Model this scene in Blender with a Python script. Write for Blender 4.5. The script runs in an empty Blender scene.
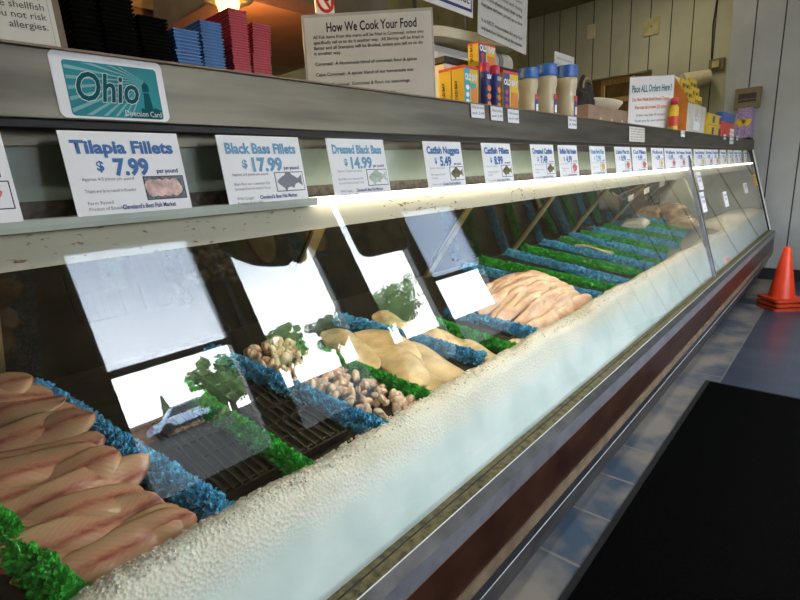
import bpy, bmesh, math, random
from mathutils import Vector, Matrix, noise
random.seed(7)
sc = bpy.context.scene
COL = sc.collection
R = math.radians
H = 1.63            # eye height; everything below is laid out relative to the eye, lifted by H at the end
# ------------------------------------------------------------------ camera
FPX = 490.0
def _n(v): return Vector(v).normalized()
_roll = R(3.3)
_dn = Vector((math.sin(_roll), math.cos(_roll)))
_V1 = Vector((858 - 400, 154 - 300))
_h = _V1.dot(_dn)
_V3 = _dn * (-FPX * FPX / _h)
AX = _n((_V1.x, _V1.y, FPX))
AZ = -_n((_V3.x, _V3.y, FPX))
AY = AZ.cross(AX)
def ray(px, py):
    c = Vector((px - 400, py - 300, FPX))
    return Vector((AX.dot(c), AY.dot(c), AZ.dot(c)))
def at(px, py, X=None, Y=None, Z=None):
    d = ray(px, py)
    s = X / d.x if X is not None else (Y / d.y if Y is not None else Z / d.z)
    return d * s
def deck_z(y): return -0.70 + (y - .9) * .19
cam_d = bpy.data.cameras.new('camera')
cam = bpy.data.objects.new('camera', cam_d); COL.objects.link(cam)
cam_d.sensor_width = 36; cam_d.lens = FPX / 800 * 36; cam_d.clip_start = .02
cx = Vector((AX.x, AY.x, AZ.x)); cy = -Vector((AX.y, AY.y, AZ.y)); cz = -Vector((AX.z, AY.z, AZ.z))
cam.matrix_world = Matrix(((cx.x, cy.x, cz.x, 0), (cx.y, cy.y, cz.y, 0), (cx.z, cy.z, cz.z, 0), (0, 0, 0, 1)))
sc.camera = cam
CAMRIGHT = Vector((cx.x, cx.y, 0)).normalized()

# ------------------------------------------------------------------ materials
M = {}
def mat(name, col, rough=.5, metal=0, var=.12, scale=8, bump=0, bscale=60, spec=.5, emit=None, estr=0, col2=None, stretch=None, trans=0, sss=0, coat=0):
    m = bpy.data.materials.new(name); m.use_nodes = True
    nt = m.node_tree; b = nt.nodes['Principled BSDF']
    b.inputs['Roughness'].default_value = rough; b.inputs['Metallic'].default_value = metal
    b.inputs['Specular IOR Level'].default_value = spec
    b.inputs['Coat Weight'].default_value = coat
    if sss:
        b.inputs['Subsurface Weight'].default_value = sss; b.inputs['Subsurface Scale'].default_value = .01
    tc = nt.nodes.new('ShaderNodeTexCoord'); mp = nt.nodes.new('ShaderNodeMapping')
    nt.links.new(tc.outputs['Object'], mp.inputs[0])
    if stretch: mp.inputs['Scale'].default_value = stretch
    nz = nt.nodes.new('ShaderNodeTexNoise'); nz.inputs['Scale'].default_value = scale; nz.inputs['Detail'].default_value = 5
    nt.links.new(mp.outputs[0], nz.inputs['Vector'])
    rp = nt.nodes.new('ShaderNodeValToRGB')
    c2 = col2 or tuple(max(0, c * (1 - 2 * var)) for c in col)
    rp.color_ramp.elements[0].color = (*c2, 1); rp.color_ramp.elements[1].color = (*(min(1, c * (1 + var * .5)) for c in col), 1)
    rp.color_ramp.elements[0].position = .3; rp.color_ramp.elements[1].position = .62
    nt.links.new(nz.outputs['Fac'], rp.inputs[0]); nt.links.new(rp.outputs[0], b.inputs['Base Color'])
    if bump:
        n2 = nt.nodes.new('ShaderNodeTexNoise'); n2.inputs['Scale'].default_value = bscale; n2.inputs['Detail'].default_value = 4
        nt.links.new(mp.outputs[0], n2.inputs['Vector'])
        bp = nt.nodes.new('ShaderNodeBump'); bp.inputs['Strength'].default_value = bump; bp.inputs['Distance'].default_value = .01
        nt.links.new(n2.outputs['Fac'], bp.inputs['Height']); nt.links.new(bp.outputs[0], b.inputs['Normal'])
    if emit:
        b.inputs['Emission Color'].default_value = (*emit, 1); b.inputs['Emission Strength'].default_value = estr
    M[name] = m
    return m

def nodes_mat(name):
    m = bpy.data.materials.new(name); m.use_nodes = True; M[name] = m
    nt = m.node_tree
    return m, nt, nt.nodes['Principled BSDF']

def glass(name, f0, tint=(1, 1, 1), grough=.0):
    m = bpy.data.materials.new(name); m.use_nodes = True; M[name] = m
    nt = m.node_tree; nt.nodes.clear(); N = nt.nodes.new; L = nt.links.new
    out = N('ShaderNodeOutputMaterial'); mx = N('ShaderNodeMixShader'); tr = N('ShaderNodeBsdfTransparent'); gl = N('ShaderNodeBsdfGlossy')
    tr.inputs[0].default_value = (*tint, 1); gl.inputs['Roughness'].default_value = grough
    g = N('ShaderNodeNewGeometry'); dt = N('ShaderNodeVectorMath'); dt.operation = 'DOT_PRODUCT'
    L(g.outputs['Incoming'], dt.inputs[0]); L(g.outputs['Normal'], dt.inputs[1])
    ab = N('ShaderNodeMath'); ab.operation = 'ABSOLUTE'; L(dt.outputs['Value'], ab.inputs[0])
    s1 = N('ShaderNodeMath'); s1.operation = 'SUBTRACT'; s1.inputs[0].default_value = 1; L(ab.outputs[0], s1.inputs[1])
    p = N('ShaderNodeMath'); p.operation = 'POWER'; p.inputs[1].default_value = 5; L(s1.outputs[0], p.inputs[0])
    ma = N('ShaderNodeMath'); ma.operation = 'MULTIPLY_ADD'; ma.inputs[1].default_value = 1 - f0; ma.inputs[2].default_value = f0; L(p.outputs[0], ma.inputs[0])
    L(ma.outputs[0], mx.inputs[0]); L(tr.outputs[0], mx.inputs[1]); L(gl.outputs[0], mx.inputs[2]); L(mx.outputs[0], out.inputs[0])
    return m

def ink(name, col): return mat(name, col, rough=.6, var=.04, scale=30)

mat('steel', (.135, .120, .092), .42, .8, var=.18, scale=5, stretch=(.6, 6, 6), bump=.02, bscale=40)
mat('steel_bright', (.34, .35, .39), .34, .7, var=.12, scale=14)
mat('steel_dark', (.085, .09, .10), .35, .6, var=.25, scale=9)
mat('white_trim', (.8, .8, .78), .4, var=.08)
mat('bumper_brown', (.042, .016, .009), .34, var=.25, scale=6, coat=.05)
mat('tan_trim', (.20, .145, .09), .5, var=.2, scale=12)
mat('orange_trim', (.32, .12, .05), .4)
mat('olive_gasket', (.16, .13, .045), .6, var=.45, scale=45, col2=(.03, .025, .01))
mat('black_rubber', (.012, .012, .013), .6)
mat('kick_dark', (.065, .06, .06), .5, var=.3, scale=6)
mat('mirror_dark', (.06, .066, .06), .06, .85, var=.2, scale=3)
mat('door_gold', (.42, .33, .18), .35, .6, var=.2)
mat('beige_back', (.5, .47, .38), .5, var=.1, scale=4)
mat('lamp_off', (.6, .66, .6), .35, var=.06)
mat('lamp_on', (.95, .93, .85), .3, emit=(1, .93, .76), estr=3.2)
mat('tube_on', (.95, .93, .85), .3, emit=(1, .86, .58), estr=13)
mat('warm_bulb', (1, .8, .3), .3, emit=(1, .6, .12), estr=4)
mat('aisle_fill_glow', (.95, .95, .92), .3, emit=(1, .97, .9), estr=26)
mat('kitchen_fill_glow', (.95, .93, .85), .3, emit=(1, .86, .6), estr=22)
mat('paper', (.86, .86, .88), .45, var=.02, spec=.4)
mat('paper_cream', (.72, .69, .6), .5, var=.04)
mat('paper_grey', (.62, .61, .56), .5, var=.04)
mat('acrylic', (.55, .52, .45), .2, var=.1)
ink('ink_blue', (.045, .16, .42)); ink('ink_black', (.02, .022, .03)); ink('ink_grey', (.2, .21, .24)); ink('ink_navy', (.02, .03, .2))
ink('ink_ltblue', (.16, .38, .58)); ink('ink_teal', (.02, .22, .26)); ink('ink_red', (.6, .03, .03)); ink('ink_orange', (.75, .28, .1)); ink('ink_white', (.85, .85, .85))
mat('decal_teal', (.02, .27, .31), .5, var=.15, scale=12, spec=.2); mat('decal_pale', (.22, .48, .50), .5, var=.05, spec=.2); mat('decal_dark', (.002, .10, .12), .6, var=.05, spec=.1)
mat('tray_red', (.52, .03, .055), .4, var=.1, scale=30); mat('tray_blue', (.055, .19, .46), .4, var=.1, scale=30); mat('tray_black', (.005, .0045, .004), .9, spec=.03)
mat('box_yellow', (.82, .55, .03), .4, var=.06); mat('box_red', (.72, .06, .03), .4, var=.05); mat('box_navy', (.03, .04, .22), .4); mat('box_teal', (.03, .4, .5), .4); mat('box_orange', (.75, .25, .04), .45, var=.08)
mat('lid_red', (.7, .05, .1), .3); mat('lid_blue', (.03, .14, .5), .35, var=.15, scale=40); mat('sauce', (.66, .55, .33), .3, var=.06)
mat('cream_plastic', (.72, .66, .48), .4, var=.05); mat('white_plastic', (.72, .72, .68), .35, var=.05); mat('grey_band', (.3, .29, .28), .5)
mat('kraft', (.35, .23, .16), .6, var=.15); mat('purple_box', (.4, .3, .5), .5, var=.3, scale=40, col2=(.2, .14, .28)); mat('carton', (.66, .62, .52), .5)
mat('wood', (.55, .34, .12), .5, var=.2, scale=6, stretch=(1, 8, 1)); mat('dark_cloth', (.02, .016, .014), .8)
mat('device_brown', (.21, .17, .09), .5); mat('device_slot', (.05, .045, .03), .5); mat('plate_yellow', (.55, .5, .26), .45)
mat('cone_orange', (.9, .06, .012), .38, var=.08, scale=5); mat('cone_base', (.7, .07, .02), .45)
mat('mat_black', (.0035, .0034, .0032), .95, var=.3, scale=120, bump=.5, bscale=300, spec=.03)
mat('deck_black', (.022, .018, .014), .35, var=.5, scale=40, col2=(.006, .005, .004))
mat('pan_black', (.014, .012, .010), .3, var=.3, scale=30)
mat('pan_debris', (.035, .024, .014), .4, var=.6, scale=35, col2=(.012, .01, .008))
mat('kitchen_brown', (.26, .14, .05), .35, var=.25, scale=2); mat('kitchen_olive', (.30, .26, .11), .5, var=.15, scale=3); mat('kitchen_white', (.62, .57, .52), .5)
mat('hood_grey', (.12, .12, .11), .4, .3); mat('hood_red', (.20, .075, .045), .5)
mat('ceiling_brown', (.20, .17, .12), .7); mat('wall_plain', (.42, .40, .34), .6)
mat('win_wall', (.30, .235, .14), .6, var=.3, scale=3); mat('win_frame', (.35, .36, .36), .4, .2)
mat('board_brown', (.30, .19, .09), .6, var=.4, scale=4); mat('board_edge', (.2, .5, .75), .5)
mat('asphalt', (.045, .045, .04), .9, var=.2); mat('car_paint', (.5, .65, .85), .25, .2); mat('car_glass', (.02, .025, .03), .1); mat('tyre', (.02, .02, .02), .8); mat('tail_red', (.6, .03, .03), .3)
mat('bark', (.10, .07, .05), .8)
mat('leaf_green', (.32, .52, .20), .6, var=.35, scale=3); mat('leaf_dark', (.30, .42, .24), .6, var=.35, scale=3)
mat('pl_green', (.04, .46, .045), .35, var=.45, scale=45, col2=(.012, .20, .02)); mat('pl_blue', (.12, .50, .74), .38, var=.4, scale=45, col2=(.03, .20, .40))
mat('nugget', (.80, .64, .47), .25, var=.22, scale=22, sss=.15, col2=(.60, .34, .25)); mat('tan_fillet', (.76, .57, .32), .28, var=.18, scale=14, sss=.1)
mat('pink_fillet', (.82, .58, .42), .28, var=.2, scale=14, sss=.15, col2=(.62, .33, .22)); mat('wrap_tan', (.42, .27, .13), .25, var=.3, scale=20); mat('wrap_white', (.75, .72, .62), .3)
mat('plastic_clear', (.6, .68, .68), .15, var=.1)
glass('front_glass', .055, (.97, .985, .975)); glass('window_glass', .04)
# frosted riser glass
mat('riser_frost', (.22, .27, .23), .25, var=.12, scale=5)
mat('gap_dark', (.06, .048, .032), .5, var=.6, scale=60, col2=(.012, .01, .008))

def speck_mat():
    m, nt, b = nodes_mat('canopy_specked'); N = nt.nodes.new; L = nt.links.new
    tc = N('ShaderNodeTexCoord'); mp = N('ShaderNodeMapping'); mp.inputs['Scale'].default_value = (45, 45, 120); L(tc.outputs['Object'], mp.inputs[0])
    nz = N('ShaderNodeTexNoise'); nz.inputs['Scale'].default_value = 1; nz.inputs['Detail'].default_value = 3; L(mp.outputs[0], nz.inputs['Vector'])
    n2 = N('ShaderNodeTexNoise'); n2.inputs['Scale'].default_value = 2.5; L(tc.outputs['Object'], n2.inputs['Vector'])
    ad = N('ShaderNodeMath'); ad.operation = 'MULTIPLY_ADD'; ad.inputs[1].default_value = .35; L(n2.outputs['Fac'], ad.inputs[0]); L(nz.outputs['Fac'], ad.inputs[2])
    rp = N('ShaderNodeValToRGB'); e = rp.color_ramp.elements
    e[0].position = .83; e[0].color = (.60, .55, .44, 1); e[1].position = .90; e[1].color = (.22, .11, .06, 1); L(ad.outputs[0], rp.inputs[0]); L(rp.outputs[0], b.inputs['Base Color'])
    b.inputs['Roughness'].default_value = .45
speck_mat()

def ice_mat():
    m, nt, b = nodes_mat('ice'); N = nt.nodes.new; L = nt.links.new
    tc = N('ShaderNodeTexCoord'); sp = N('ShaderNodeSeparateXYZ'); L(tc.outputs['Object'], sp.inputs[0])
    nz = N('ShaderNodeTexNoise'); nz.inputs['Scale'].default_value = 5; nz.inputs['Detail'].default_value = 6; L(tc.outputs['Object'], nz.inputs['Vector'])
    # loose (1) or pressed against the pane (0): ragged melt line, case lamp's warm tint painted into the loose colour
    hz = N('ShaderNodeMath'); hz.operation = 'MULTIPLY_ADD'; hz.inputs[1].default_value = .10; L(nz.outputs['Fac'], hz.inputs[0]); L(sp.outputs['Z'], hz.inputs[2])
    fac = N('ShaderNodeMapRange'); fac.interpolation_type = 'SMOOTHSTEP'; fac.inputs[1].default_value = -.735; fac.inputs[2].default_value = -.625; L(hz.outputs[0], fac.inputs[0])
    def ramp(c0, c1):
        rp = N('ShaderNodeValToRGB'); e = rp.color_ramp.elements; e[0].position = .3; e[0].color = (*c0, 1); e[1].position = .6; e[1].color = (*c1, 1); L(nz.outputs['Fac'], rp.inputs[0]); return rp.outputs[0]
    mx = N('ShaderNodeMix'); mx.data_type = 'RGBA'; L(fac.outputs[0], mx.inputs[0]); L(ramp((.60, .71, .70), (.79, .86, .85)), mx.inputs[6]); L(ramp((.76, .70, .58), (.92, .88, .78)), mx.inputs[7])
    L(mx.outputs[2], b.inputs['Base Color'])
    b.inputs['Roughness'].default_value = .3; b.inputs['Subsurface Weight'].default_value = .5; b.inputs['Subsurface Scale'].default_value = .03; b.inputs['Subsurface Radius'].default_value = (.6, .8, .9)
    vo = N('ShaderNodeTexVoronoi'); vo.inputs['Scale'].default_value = 130; L(tc.outputs['Object'], vo.inputs['Vector'])
    st = N('ShaderNodeMath'); st.operation = 'MULTIPLY_ADD'; st.inputs[1].default_value = .6; st.inputs[2].default_value = .02; L(fac.outputs[0], st.inputs[0])
    bp = N('ShaderNodeBump'); bp.inputs['Distance'].default_value = .007; L(st.outputs[0], bp.inputs['Strength']); L(vo.outputs['Distance'], bp.inputs['Height']); L(bp.outputs[0], b.inputs['Normal'])
ice_mat()

def fillet_mat():
    m, nt, b = nodes_mat('tilapia'); N = nt.nodes.new; L = nt.links.new
    tc = N('ShaderNodeTexCoord'); sp = N('ShaderNodeSeparateXYZ'); L(tc.outputs['Generated'], sp.inputs[0])
    s = N('ShaderNodeMath'); s.operation = 'SUBTRACT'; s.inputs[1].default_value = .5; L(sp.outputs['Y'], s.inputs[0])
    a = N('ShaderNodeMath'); a.operation = 'ABSOLUTE'; L(s.outputs[0], a.inputs[0])
    nz = N('ShaderNodeTexNoise'); nz.inputs['Scale'].default_value = 9; nz.inputs['Detail'].default_value = 4; L(tc.outputs['Generated'], nz.inputs['Vector'])
    ad = N('ShaderNodeMath'); ad.operation = 'MULTIPLY_ADD'; ad.inputs[1].default_value = .22; L(nz.outputs['Fac'], ad.inputs[0]); L(a.outputs[0], ad.inputs[2])
    rp = N('ShaderNodeValToRGB'); e = rp.color_ramp.elements
    e[0].position = .10; e[0].color = (.40, .11, .08, 1); e[1].position = .22; e[1].color = (.66, .33, .20, 1)
    x = rp.color_ramp.elements.new(.45); x.color = (.66, .42, .24, 1)
    L(ad.outputs[0], rp.inputs[0])
    # chevron muscle lines
    ch = N('ShaderNodeMath'); ch.operation = 'MULTIPLY_ADD'; ch.inputs[1].default_value = .45; L(a.outputs[0], ch.inputs[0]); L(sp.outputs['X'], ch.inputs[2])
    cm = N('ShaderNodeMath'); cm.operation = 'MULTIPLY'; cm.inputs[1].default_value = 120; L(ch.outputs[0], cm.inputs[0])
    sn = N('ShaderNodeMath'); sn.operation = 'SINE'; L(cm.outputs[0], sn.inputs[0])
    mr = N('ShaderNodeMapRange'); mr.inputs[1].default_value = -1; mr.inputs[3].default_value = .95; mr.inputs[4].default_value = 1.0; L(sn.outputs[0], mr.inputs[0])
    mx = N('ShaderNodeMix'); mx.data_type = 'RGBA'; mx.blend_type = 'MULTIPLY'; mx.inputs[0].default_value = 1
    L(rp.outputs[0], mx.inputs[6]); L(mr.outputs[0], mx.inputs[7]); L(mx.outputs[2], b.inputs['Base Color'])
    b.inputs['Roughness'].default_value = .27; b.inputs['Subsurface Weight'].default_value = .12; b.inputs['Subsurface Scale'].default_value = .01
    bp = N('ShaderNodeBump'); bp.inputs['Strength'].default_value = .08; bp.inputs['Distance'].default_value = .002; L(sn.outputs[0], bp.inputs['Height']); L(bp.outputs[0], b.inputs['Normal'])
fillet_mat()

def floor_mat():
    m, nt, b = nodes_mat('floor_tiles'); N = nt.nodes.new; L = nt.links.new
    tc = N('ShaderNodeTexCoord'); sp = N('ShaderNodeSeparateXYZ'); L(tc.outputs['Object'], sp.inputs[0])
    def tri(out, per, off, w):   # 1 on a grout line
        d = N('ShaderNodeMath'); d.operation = 'ADD'; d.inputs[1].default_value = off; L(out, d.inputs[0])
        q = N('ShaderNodeMath'); q.operation = 'PINGPONG'; q.inputs[1].default_value = per / 2; L(d.outputs[0], q.inputs[0])
        l = N('ShaderNodeMath'); l.operation = 'LESS_THAN'; l.inputs[1].default_value = w; L(q.outputs[0], l.inputs[0]); return l.outputs[0]
    gx = tri(sp.outputs['X'], .36, .05, .007); gy = tri(sp.outputs['Y'], .36, .145, .006)
    near = N('ShaderNodeMath'); near.operation = 'GREATER_THAN'; near.inputs[1].default_value = .575; L(sp.outputs['Y'], near.inputs[0])
    mxl = N('ShaderNodeMath'); mxl.operation = 'MAXIMUM'; L(gx, mxl.inputs[0]); L(gy, mxl.inputs[1])
    nz = N('ShaderNodeTexNoise'); nz.inputs['Scale'].default_value = 3.2; nz.inputs['Detail'].default_value = 6; L(tc.outputs['Object'], nz.inputs['Vector'])
    dirt = N('ShaderNodeValToRGB'); e = dirt.color_ramp.elements
    e[0].position = .40; e[0].color = (.075, .11, .155, 1); e[1].position = .62; e[1].color = (.33, .285, .23, 1); L(nz.outputs['Fac'], dirt.inputs[0])
    blue = N('ShaderNodeValToRGB'); e = blue.color_ramp.elements
    e[0].position = .35; e[0].color = (.03, .045, .075, 1); e[1].position = .65; e[1].color = (.055, .08, .125, 1); L(nz.outputs['Fac'], blue.inputs[0])
    m1 = N('ShaderNodeMix'); m1.data_type = 'RGBA'; L(near.outputs[0], m1.inputs[0]); L(blue.outputs[0], m1.inputs[6]); L(dirt.outputs[0], m1.inputs[7])
    gro = N('ShaderNodeMix'); gro.data_type = 'RGBA'; L(near.outputs[0], gro.inputs[0]); gro.inputs[6].default_value = (.06, .075, .10, 1); gro.inputs[7].default_value = (.30, .27, .22, 1)
    m2 = N('ShaderNodeMix'); m2.data_type = 'RGBA'; L(mxl.outputs[0], m2.inputs[0]); L(m1.outputs[2], m2.inputs[6]); L(gro.outputs[2], m2.inputs[7])
    L(m2.outputs[2], b.inputs['Base Color']); b.inputs['Roughness'].default_value = .28
floor_mat()

def board_mat(name, col, per, off):
    m, nt, b = nodes_mat(name); N = nt.nodes.new; L = nt.links.new
    tc = N('ShaderNodeTexCoord'); sp = N('ShaderNodeSeparateXYZ'); L(tc.outputs['Object'], sp.inputs[0])
    d = N('ShaderNodeMath'); d.operation = 'ADD'; d.inputs[1].default_value = off; L(sp.outputs['Y'], d.inputs[0])
    q = N('ShaderNodeMath'); q.operation = 'PINGPONG'; q.inputs[1].default_value = per / 2; L(d.outputs[0], q.inputs[0])
    l = N('ShaderNodeMath'); l.operation = 'LESS_THAN'; l.inputs[1].default_value = .008; L(q.outputs[0], l.inputs[0])
    nz = N('ShaderNodeTexNoise'); nz.inputs['Scale'].default_value = 2; nz.inputs['Detail'].default_value = 6; L(tc.outputs['Object'], nz.inputs['Vector'])
    rp = N('ShaderNodeValToRGB'); e = rp.color_ramp.elements; e[0].position = .3; e[1].position = .7
    e[0].color = (*(c * .8 for c in col), 1); e[1].color = (*col, 1); L(nz.outputs['Fac'], rp.inputs[0])
    mx = N('ShaderNodeMix'); mx.data_type = 'RGBA'; L(l.outputs[0], mx.inputs[0]); L(rp.outputs[0], mx.inputs[6]); mx.inputs[7].default_value = (.03, .03, .03, 1)
    L(mx.outputs[2], b.inputs['Base Color']); b.inputs['Roughness'].default_value = .5
    bp = N('ShaderNodeBump'); bp.inputs['Strength'].default_value = .6; bp.invert = True; L(l.outputs[0], bp.inputs['Height']); L(bp.outputs[0], b.inputs['Normal'])
board_mat('boards_grey', (.42, .445, .44), .31, .05); board_mat('boards_olive', (.52, .53, .41), .31, .02)

def brick_mat():
    m, nt, b = nodes_mat('brick_wall'); N = nt.nodes.new; L = nt.links.new
    tc = N('ShaderNodeTexCoord'); mp = N('ShaderNodeMapping'); mp.inputs['Rotation'].default_value = (R(90), 0, 0); L(tc.outputs['Object'], mp.inputs[0])
    br = N('ShaderNodeTexBrick'); br.inputs['Scale'].default_value = 1.2; br.inputs['Color1'].default_value = (.25, .12, .07, 1); br.inputs['Color2'].default_value = (.34, .2, .12, 1); br.inputs['Mortar'].default_value = (.3, .27, .23, 1)
    L(mp.outputs[0], br.inputs['Vector']); L(br.outputs['Color'], b.inputs['Base Color']); b.inputs['Roughness'].default_value = .9
brick_mat()

def film_mat(name, t, col):
    m = bpy.data.materials.new(name); m.use_nodes = True; M[name] = m
    nt = m.node_tree; nt.nodes.clear(); N = nt.nodes.new; L = nt.links.new
    out = N('ShaderNodeOutputMaterial'); mx = N('ShaderNodeMixShader'); tr = N('ShaderNodeBsdfTransparent'); tl = N('ShaderNodeBsdfTranslucent')
    tr.inputs[0].default_value = (*col, 1); tl.inputs[0].default_value = (*col, 1); mx.inputs[0].default_value = 1 - t
    L(tr.outputs[0], mx.inputs[1]); L(tl.outputs[0], mx.inputs[2]); L(mx.outputs[0], out.inputs[0])
film_mat('film_white', .72, (.95, .97, 1)); film_mat('film_grey', .26, (.8, .86, .95))

# ------------------------------------------------------------------ helpers
def tag(o, label=None, cat=None, group=None, kind=None):
    if label: o['label'] = label
    if cat: o['category'] = cat
    if group: o['group'] = group
    if kind: o['kind'] = kind
    return o
def thing(name, label, cat, loc=(0, 0, 0), rz=0, group=None, rx=0):
    o = bpy.data.objects.new(name, None); COL.objects.link(o); o.location = loc; o.rotation_euler = (rx, 0, rz); o.empty_display_size = .05
    return tag(o, label, cat, group)
def obj(name, bm, m, parent=None, loc=None, smooth=False, bevel=0):
    me = bpy.data.meshes.new(name); bmesh.ops.recalc_face_normals(bm, faces=bm.faces[:]) ; bm.to_mesh(me); bm.free()
    ms = m if isinstance(m, (list, tuple)) else [m]
    for x in ms: me.materials.append(M[x])
    if smooth:
        for p in me.polygons: p.use_smooth = True
    o = bpy.data.objects.new(name, me); COL.objects.link(o)
    if parent: o.parent = parent
    if loc: o.location = loc
    if bevel:
        b = o.modifiers.new('bevel', 'BEVEL'); b.width = bevel; b.segments = 2; b.limit_method = 'ANGLE'
    return o
def BM(): return bmesh.new()
def box(bm, x0, x1, y0, y1, z0, z1):
    v = [bm.verts.new((x, y, z)) for x in (x0, x1) for y in (y0, y1) for z in (z0, z1)]
    for f in ((0, 1, 3, 2), (4, 6, 7, 5), (0, 4, 5, 1), (2, 3, 7, 6), (0, 2, 6, 4), (1, 5, 7, 3)): bm.faces.new([v[i] for i in f])
    return bm
def prism_x(bm, prof, x0, x1):        # profile in (y, z) swept along x
    a = [bm.verts.new((x0, y, z)) for y, z in prof]; b = [bm.verts.new((x1, y, z)) for y, z in prof]
    n = len(prof)
    for i in range(n): bm.faces.new((a[i], a[(i + 1) % n], b[(i + 1) % n], b[i]))
    bm.faces.new(a[::-1]); bm.faces.new(b); return bm
def prism_y(bm, prof, y0, y1):        # outline in (x, z) given thickness along y
    a = [bm.verts.new((x, y0, z)) for x, z in prof]; b = [bm.verts.new((x, y1, z)) for x, z in prof]
    n = len(prof)
    for i in range(n): bm.faces.new((a[i], a[(i + 1) % n], b[(i + 1) % n], b[i]))
    bm.faces.new(a[::-1]); bm.faces.new(b); return bm
def bar(bm, p, q, r, n=8, r2=None):
    p = Vector(p); q = Vector(q); d = (q - p).normalized(); u = d.orthogonal().normalized(); w = d.cross(u); r2 = r if r2 is None else r2
    a = [bm.verts.new(p + (u * math.cos(t) + w * math.sin(t)) * r) for t in [2 * math.pi * i / n for i in range(n)]]
    b = [bm.verts.new(q + (u * math.cos(t) + w * math.sin(t)) * r2) for t in [2 * math.pi * i / n for i in range(n)]]
    for i in range(n): bm.faces.new((a[i], a[(i + 1) % n], b[(i + 1) % n], b[i]))
    bm.faces.new(a[::-1]); bm.faces.new(b); return bm
def lathe(bm, prof, n=28):            # prof: (r, z) bottom to top
    rings = []
    for r, z in prof: rings.append([bm.verts.new((r * math.cos(2 * math.pi * i / n), r * math.sin(2 * math.pi * i / n), z)) for i in range(n)])
    for a, b in zip(rings, rings[1:]):
        for i in range(n): bm.faces.new((a[i], a[(i + 1) % n], b[(i + 1) % n], b[i]))
    bm.faces.new(rings[0][::-1]); bm.faces.new(rings[-1]); return bm
FIT = []
def text(name, s, size, m, parent, x, z, y=-.0012, align='LEFT', bold=0, fit=None, rot=(math.pi / 2, 0, 0), label=None):
    c = bpy.data.curves.new(name, 'FONT'); c.body = s; c.size = size; c.align_x = align; c.offset = bold * size; c.resolution_u = 3
    c.materials.append(M[m]); o = bpy.data.objects.new(name, c); COL.objects.link(o)
    o.parent = parent; o.location = (x, y, z); o.rotation_euler = rot
    if fit: FIT.append((o, fit))
    return o
def struct(name, bm, m, parent=None, **k):
    o = obj(name, bm, m, parent, **k)
    if parent is None: o['kind'] = 'structure'
    return o
ORD = ['first', 'second', 'third', 'fourth', 'fifth', 'sixth', 'seventh', 'eighth', 'ninth', 'tenth', 'eleventh', 'twelfth', 'thirteenth', 'fourteenth', 'fifteenth', 'sixteenth', 'seventeenth', 'eighteenth', 'nineteenth', 'twentieth',
       'twenty-first', 'twenty-second', 'twenty-third', 'twenty-fourth', 'twenty-fifth', 'twenty-sixth', 'twenty-seventh', 'twenty-eighth', 'twenty-ninth', 'thirtieth', 'thirty-first', 'thirty-second', 'thirty-third', 'thirty-fourth', 'thirty-fifth']

# ------------------------------------------------------------------ the room
XN, XE, YW, XR = -3.0, 8.4, -2.0, 9.4
YR = at(527, 60, X=XR).y
ZC = at(590, 2, X=XR).z
YJ = at(728, 65, X=XE).y
struct('floor', box(BM(), XN - .2, 11.2, YW - .2, YR + .3, -H - .1, -H), 'floor_tiles')
struct('ceiling', box(BM(), XN - .2, 11.2, YW - .2, YR + .3, ZC, ZC + .1), 'ceiling_brown')
struct('wall_near', box(BM(), XN - .2, XN, YW - .2, YR + .3, -H, ZC), 'wall_plain')
struct('wall_end', box(BM(), XE, XE + .15, YW - .2, YJ, -H, ZC), 'boards_grey')
struct('trim_1', box(BM(), XE + .15, XR + .2, YJ - .12, YJ, -H, ZC), 'boards_olive')
pA = at(652, 73, X=XR); pB = at(573, 80, X=XR)
struct('wall_recess', box(BM(), XR, XR + .15, YJ - .12, pA.y, -H, ZC), 'boards_olive')
struct('wall_recess_top', box(BM(), XR, XR + .15, pA.y, YR + .3, (pA.z + pB.z) / 2, ZC), 'boards_olive')
struct('wall_beyond', box(BM(), 11.0, 11.15, YJ - .4, YR + .3, -H, ZC), 'kitchen_brown')
struct('wall_rear', box(BM(), XN - .2, 11.2, YR, YR + .2, -H, ZC), 'kitchen_olive')
struct('baseboard_end', box(BM(), XE - .02, XE, YW, YJ, -H, -H + .16), 'black_rubber')
# window side
WINS = [(.97, 1.98, -.62, 1.42), (2.24, 3.24, -.62, 1.42), (3.66, 4.62, -.62, 1.62), (4.76, 5.92, -.62, 1.42)]
bm = BM()
xs = XN
for x0, x1, z0, z1 in WINS:
    box(bm, xs, x0, YW - .15, YW, -H, ZC); box(bm, x0, x1, YW - .15, YW, -H, z0); box(bm, x0, x1, YW - .15, YW, z1, ZC); xs = x1
box(bm, xs, 11.2, YW - .15, YW, -H, ZC)
struct('wall_window', bm, 'win_wall')
for i, (x0, x1, z0, z1) in enumerate(WINS):
    w = thing(f'window_{i+1}', None, None); tag(w, kind='structure')
    bm = BM(); t = .035
    box(bm, x0, x0 + t, YW - .10, YW - .03, z0, z1); box(bm, x1 - t, x1, YW - .10, YW - .03, z0, z1)
    box(bm, x0 + t, x1 - t, YW - .10, YW - .03, z0, z0 + t); box(bm, x0 + t, x1 - t, YW - .10, YW - .03, z1 - t, z1)
    if i in (0, 3): box(bm, x0 + t, x1 - t, YW - .10, YW - .03, .36, .405)
    obj('window_frame', bm, 'win_frame', w)
    obj('window_pane', box(BM(), x0 + t, x1 - t, YW - .075, YW - .07, z0 + t, z1 - t), 'window_glass', w)
    l = bpy.data.lights.new('window_portal', 'AREA'); l.shape = 'RECTANGLE'; l.size = x1 - x0; l.size_y = z1 - z0; l.cycles.is_portal = True
    lo = bpy.data.objects.new('window_portal', l); COL.objects.link(lo); lo.location = ((x0 + x1) / 2, YW - .02, (z0 + z1) / 2); lo.rotation_euler = (R(90), 0, 0)
x0, x1, z0, z1 = WINS[0]
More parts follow.
